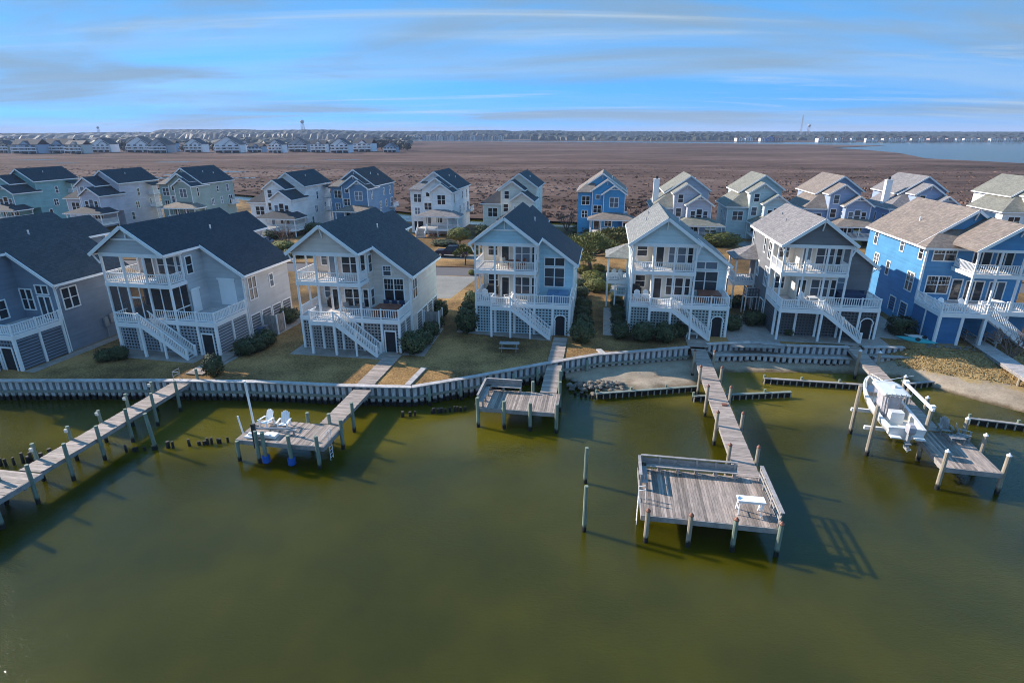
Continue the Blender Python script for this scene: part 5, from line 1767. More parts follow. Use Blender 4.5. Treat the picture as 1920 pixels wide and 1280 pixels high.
    for sx in (-1, 1):
        for (ya, yb) in ((-.8, -.7), (.9, 1.1)): pp_.cyl((sx * .68, ya, .5), (sx * .72, yb, 2.28), .03, n=6)
    pp_.build('top_frame', M['metal'], tt)
    for i in range(6):
        x = -.75 + i * .3
        MB().cyl((x, -1.0, 2.2), (x, -1.2, 2.52), .035, n=6).build('rod_holder', M['metal'], tt)
    MB().cyl((-.7, 1.1, 2.42), (1.9, 1.7, 2.9), .025, .012, 6).build('outrigger', M['white'], tt)
    MB().cyl((.3, .4, 2.4), (.3, .4, 2.56), .16, .13, 10).build('antenna_dome', M['gel'], tt)
    o = MB()
    for (z, w_, y0, y1) in ((.92, .17, -4.12, -3.62), (1.12, .21, -4.22, -3.58), (1.42, .21, -4.2, -3.58), (1.58, .14, -4.05, -3.66)):
        o.v += [(-w_, y0, z), (w_, y0, z), (w_, y1, z), (-w_, y1, z)]
    for j in range(3):
        for i in range(4): o.f.append((j * 4 + i, j * 4 + (i + 1) % 4, j * 4 + 4 + (i + 1) % 4, j * 4 + 4 + i))
    o.f += [(3, 2, 1, 0), (12, 13, 14, 15)]
    om = o.build('outboard_motor', M['canvas'], t)
    MB().box(-.09, .09, -4.02, -3.74, .0, .92).box(-.07, .07, -4.2, -3.65, -.28, .0).box(-.17, .17, -4.15, -3.75, .18, .22).build('motor_leg', M['grey'], om)
    p = MB()
    for k in range(3):
        a = k * 2.094
        p.slab([(0, -4.22, -.15), (.18 * math.cos(a), -4.26, -.15 + .18 * math.sin(a)), (.18 * math.cos(a + .6), -4.2, -.15 + .18 * math.sin(a + .6))], (0, -.03, 0))
    p.build('propeller', M['metal'], om)
    for s_ in (-1, 1): MB().box(s_ * .95 - .12, s_ * .95 + .12, -3.66, -3.51, .36, .42).build('trim_tab', M['rubber'], t)
    return t


boat()
t = thing('boat_lift', 'boat lift of four pilings with white cradle beams', 'boat lift', (*yawed(*PF, 0, 0)[:2], 0), PF[1])
for (x, y, top) in ((-4.5, -19.1, 4.0), (-4.35, -22.3, 3.9), (-1.1, -22.3, 3.95), (-1.0, -18.4, 3.95)): pile(t, x, y, top, M['pile_tan'], .15)
for y in (-19.0, -21.9): MB().box(-4.75, -.9, y - .09, y + .09, 1.85, 2.1).build('cradle_beam', M['white'], t)
for x in (-1.1,): MB().box(x - .08, x + .08, -22.6, -17.6, 3.96, 4.12).build('top_beam', M['white'], t)
for (x, y) in ((-4.5, -19.3), (-1.1, -19.3), (-4.4, -22.1), (-1.1, -22.1)): MB().cyl((x, y, 2.0), (x, y, 4.0), .02, n=5).build('cable', M['metal'], t)
for y in (-18.0, -22.3): MB().box(-1.22, -.95, y - .2, y + .08, 4.12, 4.3).build('hoist_motor', M['white'], t)

# ================================================================== furniture and small things
def make_adirondack(mat):
    t = thing('lounge_chair', '', 'chair')
    for k in range(5):
        x = -.24 + k * .12; hh = (.98, 1.06, 1.1, 1.06, .98)[k]
        MB().slab([(x - .05, .22, .3), (x + .05, .22, .3), (x + .055, .22 + (hh - .3) * .42, hh), (x - .055, .22 + (hh - .3) * .42, hh)], (0, .025, 0)).build('back_slat', mat, t)
    for k in range(5):
        y = -.32 + k * .125; z = .40 - .03 * k
        MB().box(-.29, .29, y - .055, y + .055, z - .02, z).build('seat_slat', mat, t)
    for s in (-1, 1):
        MB().box(s * .38 - .07, s * .38 + .07, -.42, .36, .56, .585).build('armrest', mat, t)
        MB().box(s * .33 - .03, s * .33 + .03, -.4, -.3, 0, .56).build('leg', mat, t)
        MB().slab([(s * .33 - .03, .3, 0), (s * .33 - .03, .42, 0), (s * .33 - .03, .42, .56), (s * .33 - .03, .34, .56)], (.05, 0, 0)).build('leg', mat, t)
    return t


chair_w = make_adirondack(M['white']); chair_g = make_adirondack(M['timber'])
used = set()


def place_chair(src, p, yaw, label, group):
    rz = -R(yaw)
    if src.name not in used:
        used.add(src.name); src.location = p; src.rotation_euler = (0, 0, rz); tag(src, label, 'chair', group); return src
    return dup(src, p, rz, label, group)


GW = 'white slatted lounge chairs'
place_chair(chair_w, yawed(*CP_, -4.35, -7.25, PZ), 20, 'left one of two white slatted chairs on the small pier platform', GW)
place_chair(chair_w, yawed(*CP_, -2.95, -7.3, PZ), 0, 'right one of two white slatted chairs on the small pier platform', GW)
place_chair(chair_w, yawed(*HG, .75, 1.3, D1 + G), 0, 'left white chair at the deck rail of the bright blue house', GW)
place_chair(chair_w, yawed(*HG, 2.6, 1.3, D1 + G), 0, 'right white chair at the deck rail of the bright blue house', GW)
place_chair(chair_w, yawed(*HF, 1.2, 1.0, D2 + G), -40, 'white chair at the left of the charcoal house upper porch', GW)
place_chair(chair_w, yawed(*HF, 2.6, .8, D2 + G), 30, 'white chair at the middle of the charcoal house upper porch', GW)
place_chair(chair_w, yawed(*HF, 2.6, 1.0, D1 + G), 20, 'white chair on the lower porch of the charcoal house', GW)
place_chair(chair_w, yawed(*HE, .9, 1.5, D2 + G), -60, 'white chair on the upper porch of the pale teal house', GW)
place_chair(chair_w, yawed(*HE, .8, .9, D1 + G), 0, 'white chair at the left of the pale teal house lower porch', GW)
place_chair(chair_w, yawed(*HE, 1.7, 1.0, D1 + G), 0, 'white chair nearer the lower porch stairs of the pale teal house', GW)
place_chair(chair_w, yawed(*HE, -1.6, 10.4, D1 + G), 10, 'left white chair on the side porch of the pale teal house', GW)
place_chair(chair_w, yawed(*HE, -.7, 10.4, D1 + G), -10, 'right white chair on the side porch of the pale teal house', GW)
place_chair(chair_w, yawed(*HD, 3.4, .9, D1 + G), 70, 'white chair on the lower porch of the light blue house', GW)
place_chair(chair_w, yawed(*HD, 1.0, .9, D1 + G), -20, 'white chair at the left of the light blue house lower porch', GW)
place_chair(chair_w, yawed(*HG, 5.0, 2.4, D1 + G), 120, 'white chair beside the round table of the bright blue house', GW)
place_chair(chair_g, yawed(*PF, .75, -20.9, PZ), 20, 'left grey slatted chair on the boat-lift pier', 'grey slatted lounge chairs')
place_chair(chair_g, yawed(*PF, 1.6, -21.6, PZ), -50, 'right grey slatted chair on the boat-lift pier', 'grey slatted lounge chairs')


def low_table(label, p, yaw, w, d, h, mat, round_=False):
    t = thing('side_table', label, 'table', p, yaw)
    if round_:
        MB().cyl((0, 0, h - .05), (0, 0, h), w / 2, n=16).build('table_top', mat, t)
        MB().cyl((0, 0, 0), (0, 0, h - .05), .05, n=8).build('pedestal', mat, t); MB().cyl((0, 0, 0), (0, 0, .04), w * .25, n=10).build('base', mat, t)
    else:
        n = max(2, int(d / .12))
        for k in range(n): MB().box(-w / 2, w / 2, -d / 2 + d * k / n, -d / 2 + d * (k + .9) / n, h - .03, h).build('slat', mat, t)
        for sx in (-1, 1):
            for sy in (-1, 1): MB().box(sx * (w / 2 - .06) - .03, sx * (w / 2 - .06) + .03, sy * (d / 2 - .05) - .03, sy * (d / 2 - .05) + .03, 0, h - .03).build('leg', mat, t)
    return t


low_table('grey slatted table between two grey chairs on the boat-lift pier', yawed(*PF, .95, -22.1, PZ), 13, .9, .6, .42, M['timber'])
low_table('small white table between two white chairs of the bright blue house', yawed(*HG, 1.7, 1.2, D1 + G), 9, .5, .5, .45, M['white'])
low_table('round white patio table on the deck of the bright blue house', yawed(*HG, 6.2, 2.6, D1 + G), 9, 1.3, 1, .74, M['white'], True)
low_table('dark patio table on the upper porch of the light blue house', yawed(*HD, 3.9, 1.2, D2 + G), 9, 1.1, .9, .85, M['brown_vinyl'])
low_table('grey patio table on the lower porch of the beige house', yawed(*HC, 4.9, 1.1, D1 + G), 9, 1.2, .9, .74, M['grey'], True)
low_table('white patio table on the lower porch of the charcoal house', yawed(*HF, 3.9, 1.0, D1 + G), 9, 1.3, .9, .72, M['white'])
low_table('white patio table on the lower porch of the light blue house', yawed(*HD, 4.9, 1.0, D1 + G), 9, 1.2, .8, .72, M['white'])

# fish-cleaning table on the big platform
t = thing('cleaning_table', 'white fish-cleaning table with sloping legs on the big platform', 'table', yawed(*PE, -.75, -26.35, PZ + .02), PE[1])
MB().box(-.75, .72, -.28, .3, .84, .9).build('table_top', M['white'], t)
MB().box(-.72, .70, -.25, .27, .74, .835).build('apron', M['white'], t)
for x in (-.62, .58):
    for s in (-1, 1): MB().bar((x, s * .2, .75), (x - .05, s * .3, 0), .06, .06).build('leg', M['white'], t)
    MB().bar((x - .03, -.26, .32), (x - .03, .26, .32), .04, .04).build('brace', M['white'], t)
MB().cyl((-.78, -.1, .95), (-.62, .1, .95), .05, n=8).build('faucet', M['white'], t)


def hot_tub(label, p, yaw, cover, w=2.1, d=2.0, h=.85, side=None):
    t = thing('hot_tub', label, 'hot tub', p, yaw)
    MB().box(-w / 2, w / 2, -d / 2, d / 2, 0, h - .1).build('cabinet', side or M['brown_vinyl'], t)
    for s in (-1, 1):
        x0, x1 = (-w / 2 - .04, -.01) if s < 0 else (.01, w / 2 + .04)
        m = MB(); m.slab([(x0, -d / 2 - .04, h - .08), (x1, -d / 2 - .04, h - .08), (x1, d / 2 + .04, h - .08), (x0, d / 2 + .04, h - .08)], (0, 0, .12)); m.build('cover', cover, t)
    return t


hot_tub('brown covered hot tub on the deck of the beige house', yawed(*HC, 8.3, 1.3, D1 + G), 9, M['brown_vinyl'])
hot_tub('pale blue hot tub on the deck of the light blue house', yawed(*HD, 8.5, 1.9, D1 + G), 9, M['blue_vinyl'], side=M['blue_vinyl'])
hot_tub('rust covered hot tub on the deck of the pale teal house', yawed(*HE, 8.2, 2.1, D1 + G), 9, M['brown_vinyl'])
hot_tub('navy covered hot tub on the deck of the charcoal house', yawed(*HF, 7.7, 2.2, D1 + G), 9, M['navy'], 2.2, 2.1, 1.0, M['navy'])


def deck_chair(label, p, yaw, mat, group='dark patio chairs'):
    t = thing('patio_chair', label, 'chair', p, yaw, group)
    MB().box(-.28, .28, -.28, .28, .42, .48).build('seat', mat, t); MB().box(-.28, .28, .24, .3, .48, 1.05).build('backrest', mat, t)
    for sx in (-.25, .25):
        for sy in (-.25, .25): MB().box(sx - .025, sx + .025, sy - .025, sy + .025, 0, .42).build('leg', mat, t)
        MB().box(sx - .03, sx + .03, -.28, .28, .64, .68).build('armrest', mat, t)


deck_chair('left navy patio chair behind the brown hot tub', yawed(*HC, 7.6, 2.8, D1 + G), 9, M['navy']); deck_chair('middle navy patio chair behind the brown hot tub', yawed(*HC, 8.4, 2.9, D1 + G), 9, M['navy'])
deck_chair('right navy patio chair behind the brown hot tub', yawed(*HC, 9.2, 2.9, D1 + G), 9, M['navy'])
deck_chair('dark chair at the upper porch table of the light blue house', yawed(*HD, 4.8, 1.3, D2 + G), 60, M['brown_vinyl']); deck_chair('tan chair left of the upper porch table of the light blue house', yawed(*HD, 3.0, 1.5, D2 + G), -60, M['cream'])
deck_chair('left grey chair at the patio table of the beige house', yawed(*HC, 4.1, 1.5, D1 + G), -30, M['grey']); deck_chair('right grey chair at the patio table of the beige house', yawed(*HC, 5.6, 1.5, D1 + G), 30, M['grey'])
deck_chair('navy chair beside the navy hot tub', yawed(*HF, 9.2, 2.9, D1 + G), 9, M['navy'])


def grill(label, p, yaw):
    t = thing('grill', label, 'grill', p, yaw, 'black covered grills')
    MB().box(-.6, .6, -.3, .3, .08, .8).build('cart', M['rubber'], t)
    m = MB(); pr = [(-.32, .8), (-.3, 1.05), (-.1, 1.2), (.15, 1.18), (.32, .95), (.32, .8)]
    m.slab([(-.42, y, z) for y, z in pr], (.84, 0, 0)); m.build('lid', M['rubber'], t)
    for s in (-.5, .5): MB().cyl((s, -.32, .08), (s, .32, .08), .08, n=8).build('wheel', M['grey'], t)


grill('black grill on the lower porch of the beige house', yawed(*HC, 2.0, 3.2, D1 + G), 9); grill('black grill on the lower porch of the light blue house', yawed(*HD, 1.2, 3.2, D1 + G), 9); grill('black grill on the lower porch of the pale teal house', yawed(*HE, .7, 3.3, D1 + G), 9)

def bin_(label, p, yaw, mat):
    t = thing('wheeled_bin', label, 'bin', p, yaw, 'wheeled bins')
    MB().slab([(-.24, -.26, .06), (.24, -.26, .06), (.24, .26, .06), (-.24, .26, .06)], (0, 0, .9)).build('body', mat, t)
    MB().slab([(-.29, -.33, .96), (.29, -.33, .96), (.29, .33, 1.0), (-.29, .33, 1.0)], (0, 0, .07)).build('lid', mat, t)
    for s_ in (-1, 1): MB().cyl((s_ * .2, .25, .1), (s_ * .27, .25, .1), .1, n=10).build('wheel', M['rubber'], t)


M['bin_blue'] = plain('blue_bin_plastic', (.03, .09, .2), .5, .1)
bin_('left wheeled bin beside the grey shower enclosure of the shuttered house', yawed(*HB, WID * 1.1 + .6, 5.6, G), HB[1] + 90, M['bin_blue'])
bin_('right wheeled bin beside the grey shower enclosure of the shuttered house', yawed(*HB, WID * 1.1 + .6, 6.4, G), HB[1] + 84, M['grey'])
bin_('wheeled bin behind the bushes right of the beige house', yawed(*HC, WID + .7, 9.6, G), HC[1] + 90, M['bin_blue'])

# picnic table on the lawn
pp = at(955, 656, G)
t = thing('picnic_table', 'grey wooden picnic table on the lawn of the light blue house', 'picnic table', pp, 5)
for k in range(5): MB().box(-.95, .95, -.38 + k * .155, -.38 + k * .155 + .14, .72, .76).build('top_plank', M['timber'], t)
for s in (-1, 1):
    MB().box(-.95, .95, s * .72 - .13, s * .72 + .13, .42, .46).build('bench_plank', M['timber'], t)
    for x in (-.7, .7): MB().bar((x, s * .25, .72), (x, s * .7, 0), .05, .1).build('leg', M['timber'], t)
for x in (-.7, .7): MB().bar((x, -.75, .39), (x, .75, .39), .05, .1).build('cross_beam', M['timber'], t)


def kayak(label, p, yaw, mat, L=3.6, w=.7, tilt=0.5):
    t = thing('kayak', label, 'kayak', p, yaw)
    t.rotation_euler = (tilt, 0, -R(yaw))
    m = MB(); ns, n = 13, 10
    for j in range(ns):
        u = -1 + 2 * j / (ns - 1); k = max(.02, (1 - abs(u) ** 2.2))
        for i in range(n):
            a = 2 * math.pi * i / n
            m.v.append((u * L / 2, math.cos(a) * w / 2 * k, .17 + math.sin(a) * .16 * k + .1 * u * u))
    for j in range(ns - 1):
        for i in range(n): m.f.append((j * n + i, j * n + (i + 1) % n, (j + 1) * n + (i + 1) % n, (j + 1) * n + i))
    m.build('hull', mat, t, True)
    c = MB(); c.cyl((.1, 0, .32), (.1, 0, .36), .24, .22, 12); c.build('cockpit_rim', M['rubber'], t)


M['kayak'] = plain('turquoise_plastic', (.03, .36, .38), .35, .08)
kayak('turquoise kayak lying by the corner of the bright blue house', at(1718, 640, G), 38, M['kayak']); kayak('white kayak leaning behind the turquoise kayak', at(1731, 636, G), 40, M['gel'], 3.4)
t = thing('garden_bench', 'small white bench at the foot of the pale teal house stairs', 'bench', at(1297, 632, G + .1), 20)
MB().box(-.6, .6, -.2, .2, .42, .47).build('seat', M['white'], t)
for x in (-.5, .5): MB().box(x - .05, x + .05, -.18, .18, 0, .42).build('leg', M['white'], t)


def shower_box(label, p, yaw, mat, w=1.6, d=1.3, h=2.0):
    t = thing('outdoor_shower', label, 'outdoor shower', p, yaw, 'outdoor shower enclosures')
    for k in range(int(d / .16)): MB().box(w - .04, w, k * .16, k * .16 + .15, .15, h).build('board', mat, t)
    for k in range(int(w / .16)):
        MB().box(k * .16, k * .16 + .15, -.04, 0, .15, h).build('board', mat, t)
    for (x, y) in ((0, 0), (w, 0), (w, d)): MB().box(x - .06, x + .06, y - .06, y + .06, 0, h + .1).build('post', M['white'], t)


shower_box('grey board shower enclosure on the tan side wall of the shuttered house', yawed(*HB, WID * 1.1 + .1, 7.0, G), HB[1], M['timber'])
shower_box('beige board shower enclosure on the side wall of the beige house', yawed(*HC, WID + .1, 7.4, G), HC[1], M['timber'])
t = thing('meter_cabinet', 'grey meter boxes on the side wall of the slate blue house', 'meter box', yawed(*HA, WID * 1.1 + .02, 9.0, G), HA[1])
for k in range(3): MB().box(0, .18, k * .7, k * .7 + .45, 1.3 + .2 * k, 2.2 + .2 * k).build('box', M['grey'], t)
MB().cyl((.08, .2, 0), (.08, .2, 1.3), .04, n=6).build('conduit', M['grey'], t)

# edging timbers on the lawn and gravel beds
for (lb, a, b) in (('weathered edging timber on the lawn right of the two-chair pier', (795, 690), (764, 722)), ('weathered edging timber on the lawn left of the pale teal house', (1122, 655), (1133, 664))):
    A, B = at(*a, G + .06), at(*b, G + .06)
    o = MB().bar((0, 0, 0), B - A, .5, .14).build('edging_timber', M['cap']); o.location = A; tag(o, lb, 'timber')


def bed(name, pts, mat, dz):
    sheet(name, [tuple(p[:2]) for p in pts], mat, G + dz)


bed('gravel_bed', [yawed(*HB, x, y) for x, y in ((11.2, -3.6), (12.6, -3.2), (13.0, 14), (11.1, 14))], M['gravel'], .004)
bed('gravel_bed', [yawed(*HA, x, y) for x, y in ((11.1, 0), (12.2, 0), (12.2, 14), (11.1, 14))], M['gravel'], .004)
bed('gravel_bed', [yawed(*HB, x, y) for x, y in ((.5, -2), (9.6, -2), (9.6, .9), (.5, .9))], M['gravel'], .004)
bed('gravel_bed', [yawed(*HC, x, y) for x, y in ((-.6, -1.9), (9.6, -1.9), (9.6, .9), (-.6, .9))], M['gravel'], .004)
bed('gravel_bed', [yawed(*HD, x, y) for x, y in ((-2.0, -.6), (8.2, -1.8), (8.2, .9), (-2.0, .9))], M['gravel'], .004)
bed('gravel_bed', [yawed(*HC, x, y) for x, y in ((10.1, -.5), (12.4, -.5), (12.0, 8), (10.1, 8))], M['gravel'], .004)
bed('gravel_bed', [yawed(*HD, x, y) for x, y in ((10.1, 0), (12.0, 0), (12.0, 12), (10.1, 12))], M['mulch'], .004)
bed('gravel_bed', [yawed(*HE, x, y) for x, y in ((-2.6, -1.2), (-.1, -1.2), (-.1, 9), (-2.6, 9))], M['gravel'], .004)
bed('gravel_bed', [yawed(*HE, x, y) for x, y in ((10.1, -3.0), (15.2, -2.4), (15.0, 8), (10.1, 8))], M['gravel'], .004)
bed('gravel_bed', [yawed(*HF, x, y) for x, y in ((-.5, -2.0), (10.8, -2.0), (10.8, 1.0), (-.5, 1.0))], M['gravel'], .006)
bed('gravel_bed', [yawed(*HF, x, y) for x, y in ((10.1, 1), (14.4, 0), (14.2, 14), (10.1, 14))], M['gravel'], .004)
bed('planting_bed', [(-13, 112), (-6, 110.5), (-6, 112.5), (-13, 114.5)], M['mulch'], .004)
M['stone'] = plain('pale_stone', (.42, .41, .40), .85, .2, 3, rnd=.5)
rs = thing('rock_scatter', 'scatter of pale stones before the bright blue house', 'rocks', yawed(*HG, 1.1, -.9, G), HG[1])
for k in range(46):
    p = (random.uniform(-2.1, 2.1), random.uniform(-.4, .5), .02); s = random.uniform(.08, .2)
    o = link('rock', rocks[k % 4], rs, p, random.uniform(0, 6), (s * 1.3, s, s * .6))

# ================================================================== vehicles
M['car_navy'] = plain('navy_car_paint', (.014, .026, .06), .22, .05); M['car_grey'] = plain('blue_grey_car_paint', (.09, .12, .18), .25, .05)
M['car_glass'] = plain('car_glass', (.015, .02, .03), .05, .1); M['lamp_glass'] = plain('lamp_glass', (.6, .6, .62), .1, .05)


def car(label, p, yaw, paint, pickup=False):
    t = thing('pickup_truck' if pickup else 'car', label, 'truck' if pickup else 'car', p, yaw)
    w = .95
    if pickup:
        low = [(-2.8, .5), (2.75, .5), (2.8, .95), (2.6, 1.12), (1.35, 1.2), (-2.8, 1.2)]; cab = [(1.3, 1.18), (.55, 1.82), (-1.0, 1.86), (-1.35, 1.18)]
        wheels = (1.85, -1.75); wr = .40
    else:
        low = [(-2.3, .4), (2.25, .4), (2.3, .75), (2.1, .9), (1.1, 1.0), (-2.1, 1.02), (-2.3, .8)]; cab = [(1.15, .98), (.35, 1.48), (-1.2, 1.5), (-2.0, 1.0)]
        wheels = (1.4, -1.4); wr = .34
    MB().slab([(x, -w, z) for x, z in low], (0, 2 * w, 0)).build('body', paint, t)
    m = MB(); n = len(cab); k = .78
    m.v = [(x, -w * (.98 if z < 1.3 else k), z) for x, z in cab] + [(x, w * (.98 if z < 1.3 else k), z) for x, z in cab]
    m.f = [tuple(range(n)), tuple(range(2 * n - 1, n - 1, -1))] + [(i, n + i, n + (i + 1) % n, (i + 1) % n) for i in range(n)]
    m.build('cabin', M['car_glass'], t)
    zt = cab[1][1]
    MB().slab([(cab[1][0] + .05, -w * k, zt), (cab[1][0] + .05, w * k, zt), (cab[2][0] - .05, w * k, zt + .03), (cab[2][0] - .05, -w * k, zt + .03)], (0, 0, .05)).build('roof', paint, t)
    for s in (-1, 1):
        m = MB()
        for (a, b) in ((0, 1), (2, 3)):
            m.bar((cab[a][0], s * w * (.98 if cab[a][1] < 1.3 else k), cab[a][1]), (cab[b][0], s * w * (.98 if cab[b][1] < 1.3 else k), cab[b][1]), .07, .09)
        xm = (cab[1][0] + cab[2][0]) / 2; m.bar((xm, s * w * .98, cab[0][1]), (xm, s * w * k, zt), .06, .1)
        m.build('window_pillar', paint, t)
        for x in wheels:
            o = MB().cyl((x, s * (w - .18), wr), (x, s * (w + .03), wr), wr, n=16).build('wheel', M['rubber'], t)
            MB().cyl((x, s * (w + .031), wr), (x, s * (w + .05), wr), wr * .62, n=12).build('rim', M['metal'], o)
        MB().box(low[2][0] - .12, low[2][0] + .02, s * .75 - .14, s * .75 + .14, low[2][1] - .12, low[2][1] + .02).build('headlight', M['lamp_glass'], t)
    if pickup: MB().box(-2.7, -1.45, -w + .08, w - .08, 1.202, 1.21).build('bed_cover', M['rubber'], t)
    return t


car('dark navy pickup parked behind the beige house roof', Vector((-10.3, 97.6, G + .01)), 187, M['car_navy'], True)
car('blue grey car parked behind the navy roof of the shuttered house', Vector((-47.5, 108, G + .01)), 176, M['car_grey'])
car('dark car half hidden left of the blue grey car', Vector((-52.0, 106.5, G + .01)), 100, M['car_grey'])

# ================================================================== planting
def leafball(seed, n, size, boxy=1.0, shell=.35, flat=0.0, lump=.18, mat=None, name='foliage'):
    g = np.random.default_rng(seed)
    d = g.normal(size=(n, 3)); d /= np.linalg.norm(d, axis=1)[:, None]
    ph = g.uniform(0, 6.28, 6)
    l = 1 + lump * (np.sin(d[:, 0] * 5 + ph[0]) * np.sin(d[:, 1] * 5 + ph[1]) + np.sin(d[:, 2] * 6 + ph[2]) * np.sin(d[:, 0] * 7 + ph[3])) + g.normal(0, .06, n)
    if boxy != 1.0:
        d2 = np.sign(d) * np.abs(d) ** boxy; d2 /= np.max(np.abs(d2), axis=1)[:, None] ** .5
        d = d2 / np.linalg.norm(d2, axis=1).max() * 1.25
    r = l * (1 - shell * g.random(n) ** 2)
    p = d * r[:, None]
    p[:, 2] = np.maximum(p[:, 2], -.96)
    a = g.normal(size=(n, 3)); a /= np.linalg.norm(a, axis=1)[:, None]
    a = a - d * (a * d).sum(1)[:, None] * .55
    b = np.cross(a, d + g.normal(0, .35, (n, 3)))
    b /= np.linalg.norm(b, axis=1)[:, None] + 1e-6
    a /= np.linalg.norm(a, axis=1)[:, None] + 1e-6
    s = size * g.uniform(.6, 1.3, n)[:, None]
    v = np.stack([p - a * s, p + b * s * .6, p + a * s, p - b * s * .6], 1).reshape(-1, 3)
    return np_mesh(name, v, 4, mat)


ROUND = [leafball(k, 2600, .10, mat=M['shrub']) for k in range(4)]
BOXY = [leafball(20 + k, 3200, .085, boxy=.6, lump=.05, mat=M['shrub']) for k in range(3)]
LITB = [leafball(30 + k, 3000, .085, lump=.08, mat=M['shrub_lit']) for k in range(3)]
STEM = MB().cyl((0, 0, -1.02), (.03, 0, .3), .10, .05, 7).mesh('stem', M['bark'])
CORE = {}


def shrub(label, p, rx, rz, kind='round', ry=None, group='clipped shrubs round the houses', cat='shrub', name='shrub'):
    ry = ry or rx
    lib = {'round': ROUND, 'box': BOXY, 'lit': LITB}[kind]
    t = thing(name, label, cat, p, random.uniform(0, 90) if kind == 'round' else 9, group)
    f = link('foliage', random.choice(lib), t, (0, 0, rz * .95), random.uniform(0, .3), (rx, ry, rz))
    link('stem', STEM, t, (0, 0, rz * .95), 0, (rx * .8, rx * .8, rz * .93))
    return t


def P(px, py): return at(px, py, G)


sh = [('dark topiary bush beside the foot of the shuttered house stairs', (402, 702), .85, .98, 'round'),
      ('left of two low dark bushes before the shuttered house', (198, 676), .8, .6, 'round'), ('right of two low dark bushes before the shuttered house', (226, 673), .8, .65, 'round'),
      ('nearest shrub of the clump right of the shuttered house', (462, 663), 1.1, .75, 'round'), ('middle shrub of the clump right of the shuttered house', (482, 655), 1.1, .7, 'round'), ('farthest shrub of the clump right of the shuttered house', (500, 645), 1.0, .75, 'round'),
      ('brown-green bush against the louvred side wall of the shuttered house', (541, 603), 1.2, .8, 'round'),
      ('nearest and biggest bush right of the beige house', (776, 660), 1.25, 1.05, 'round'), ('second bush from the front right of the beige house', (795, 645), 1.0, .75, 'round'), ('third bush from the front right of the beige house', (808, 628), .95, .75, 'round'), ('fourth bush from the front right of the beige house', (818, 612), .9, .75, 'round'),
      ('tall bush right of the beige shower enclosure', (826, 594), .9, 1.0, 'round'),
      ('large bush at the left front corner of the light blue house', (876, 620), 1.2, 1.3, 'round'), ('bush behind the corner bush left of the light blue house', (877, 595), .95, 1.0, 'round'), ('bush farther back left of the light blue house', (884, 572), .9, .9, 'round'),
      ('big low bush at the right front corner of the light blue house', (1091, 640), 1.25, 1.15, 'round'), ('second bush back on the right side of the light blue house', (1093, 607), 1.0, .6, 'round'), ('third bush back on the right side of the light blue house', (1093, 592), 1.0, .6, 'round'), ('fourth bush back on the right side of the light blue house', (1093, 577), 1.0, .65, 'round'), ('fifth bush back on the right side of the light blue house', (1089, 556), 1.1, .7, 'round'), ('sixth bush back on the right side of the light blue house', (1087, 541), 1.1, .7, 'round'),
      ('leftmost of the round shrubs before the pale teal house', (1162, 633), .95, .9, 'round'), ('second of the round shrubs before the pale teal house', (1205, 637), 1.15, .98, 'round'), ('third of the round shrubs before the pale teal house', (1246, 639), 1.15, .98, 'round'), ('fourth smaller shrub behind the third before the pale teal house', (1273, 630), .85, .75, 'round'),
      ('first hedge bush along the left wall of the pale teal house', (1158, 606), .8, .65, 'round'), ('second hedge bush along the left wall of the pale teal house', (1157, 592), .8, .65, 'round'), ('third hedge bush along the left wall of the pale teal house', (1156, 578), .8, .65, 'round'), ('fourth hedge bush along the left wall of the pale teal house', (1155, 564), .8, .65, 'round'),
      ('bush right of the pale teal house at the gravel', (1371, 617), 1.0, .85, 'round'), ('boxy dark hedge left of the charcoal house', (1411, 608), 1.15, .8, 'box'), ('boxy hedge behind, left of the charcoal house', (1380, 574), 1.2, .7, 'box'),
      ('boxy hedge beside the turquoise kayak', (1687, 625), 1.35, .95, 'box'), ('small dark shrub by the charcoal house doorway', (1610, 631), .5, .3, 'round'), ('low dark plant under the charcoal house stairs', (1478, 628), .5, .35, 'round')]
for (lb, px, rx, rz, kd) in sh: shrub(lb, P(*px), rx, rz, kd)
lit = [('sunlit clipped shrub under the spreading pine on the left', (1092, 512), 1.2, .65), ('sunlit clipped shrub under the spreading pine on the right', (1122, 508), 1.1, .55), ('broad sunlit hedge mound between two front houses', (1112, 527), 1.8, .8), ('lower sunlit hedge mound nearer the water between two front houses', (1117, 545), 1.5, .9), ('small sunlit shrub beside the side porch of the pale teal house', (1135, 546), .8, .75),
       ('small rounded bush on the lawn behind the light blue house', (884, 515), .5, .4), ('low green mound by the car behind the shuttered house', (530, 466), 2.2, .7), ('second low green mound behind the beige house', (556, 480), 2.0, .7), ('clipped mound at the stairs of the periwinkle house', (1598, 462), 1.5, .6), ('dark mound before the periwinkle house porch', (1630, 455), 1.6, .7)]
for (lb, px, rx, rz) in lit: shrub(lb, P(*px), rx, rz, 'lit', group='olive shrubs in the sun')
shrub('long clipped olive hedge before the mist green house', P(1352, 462), 3.6, 1.35, 'lit', 1.6, 'olive shrubs in the sun')
for (lb, px, rx, rz) in (('dark hedge right of the white house porch', (905, 447), 1.6, 1.4), ('dark low hedge under the white house porch', (832, 459), 2.4, .45), ('dark shrub at the far corner behind the light blue house', (925, 450), 2.0, 1.2), ('dark shrub left of the bare shrub', (508, 447), 1.6, .8), ('dark hedge under the white house side wall', (590, 437), 2.4, 1.1), ('dark shrub below the azure house', (1095, 440), 2.6, 1.1)):
    shrub(lb, P(*px), rx, rz, 'round', group='dark shrubs along the street')


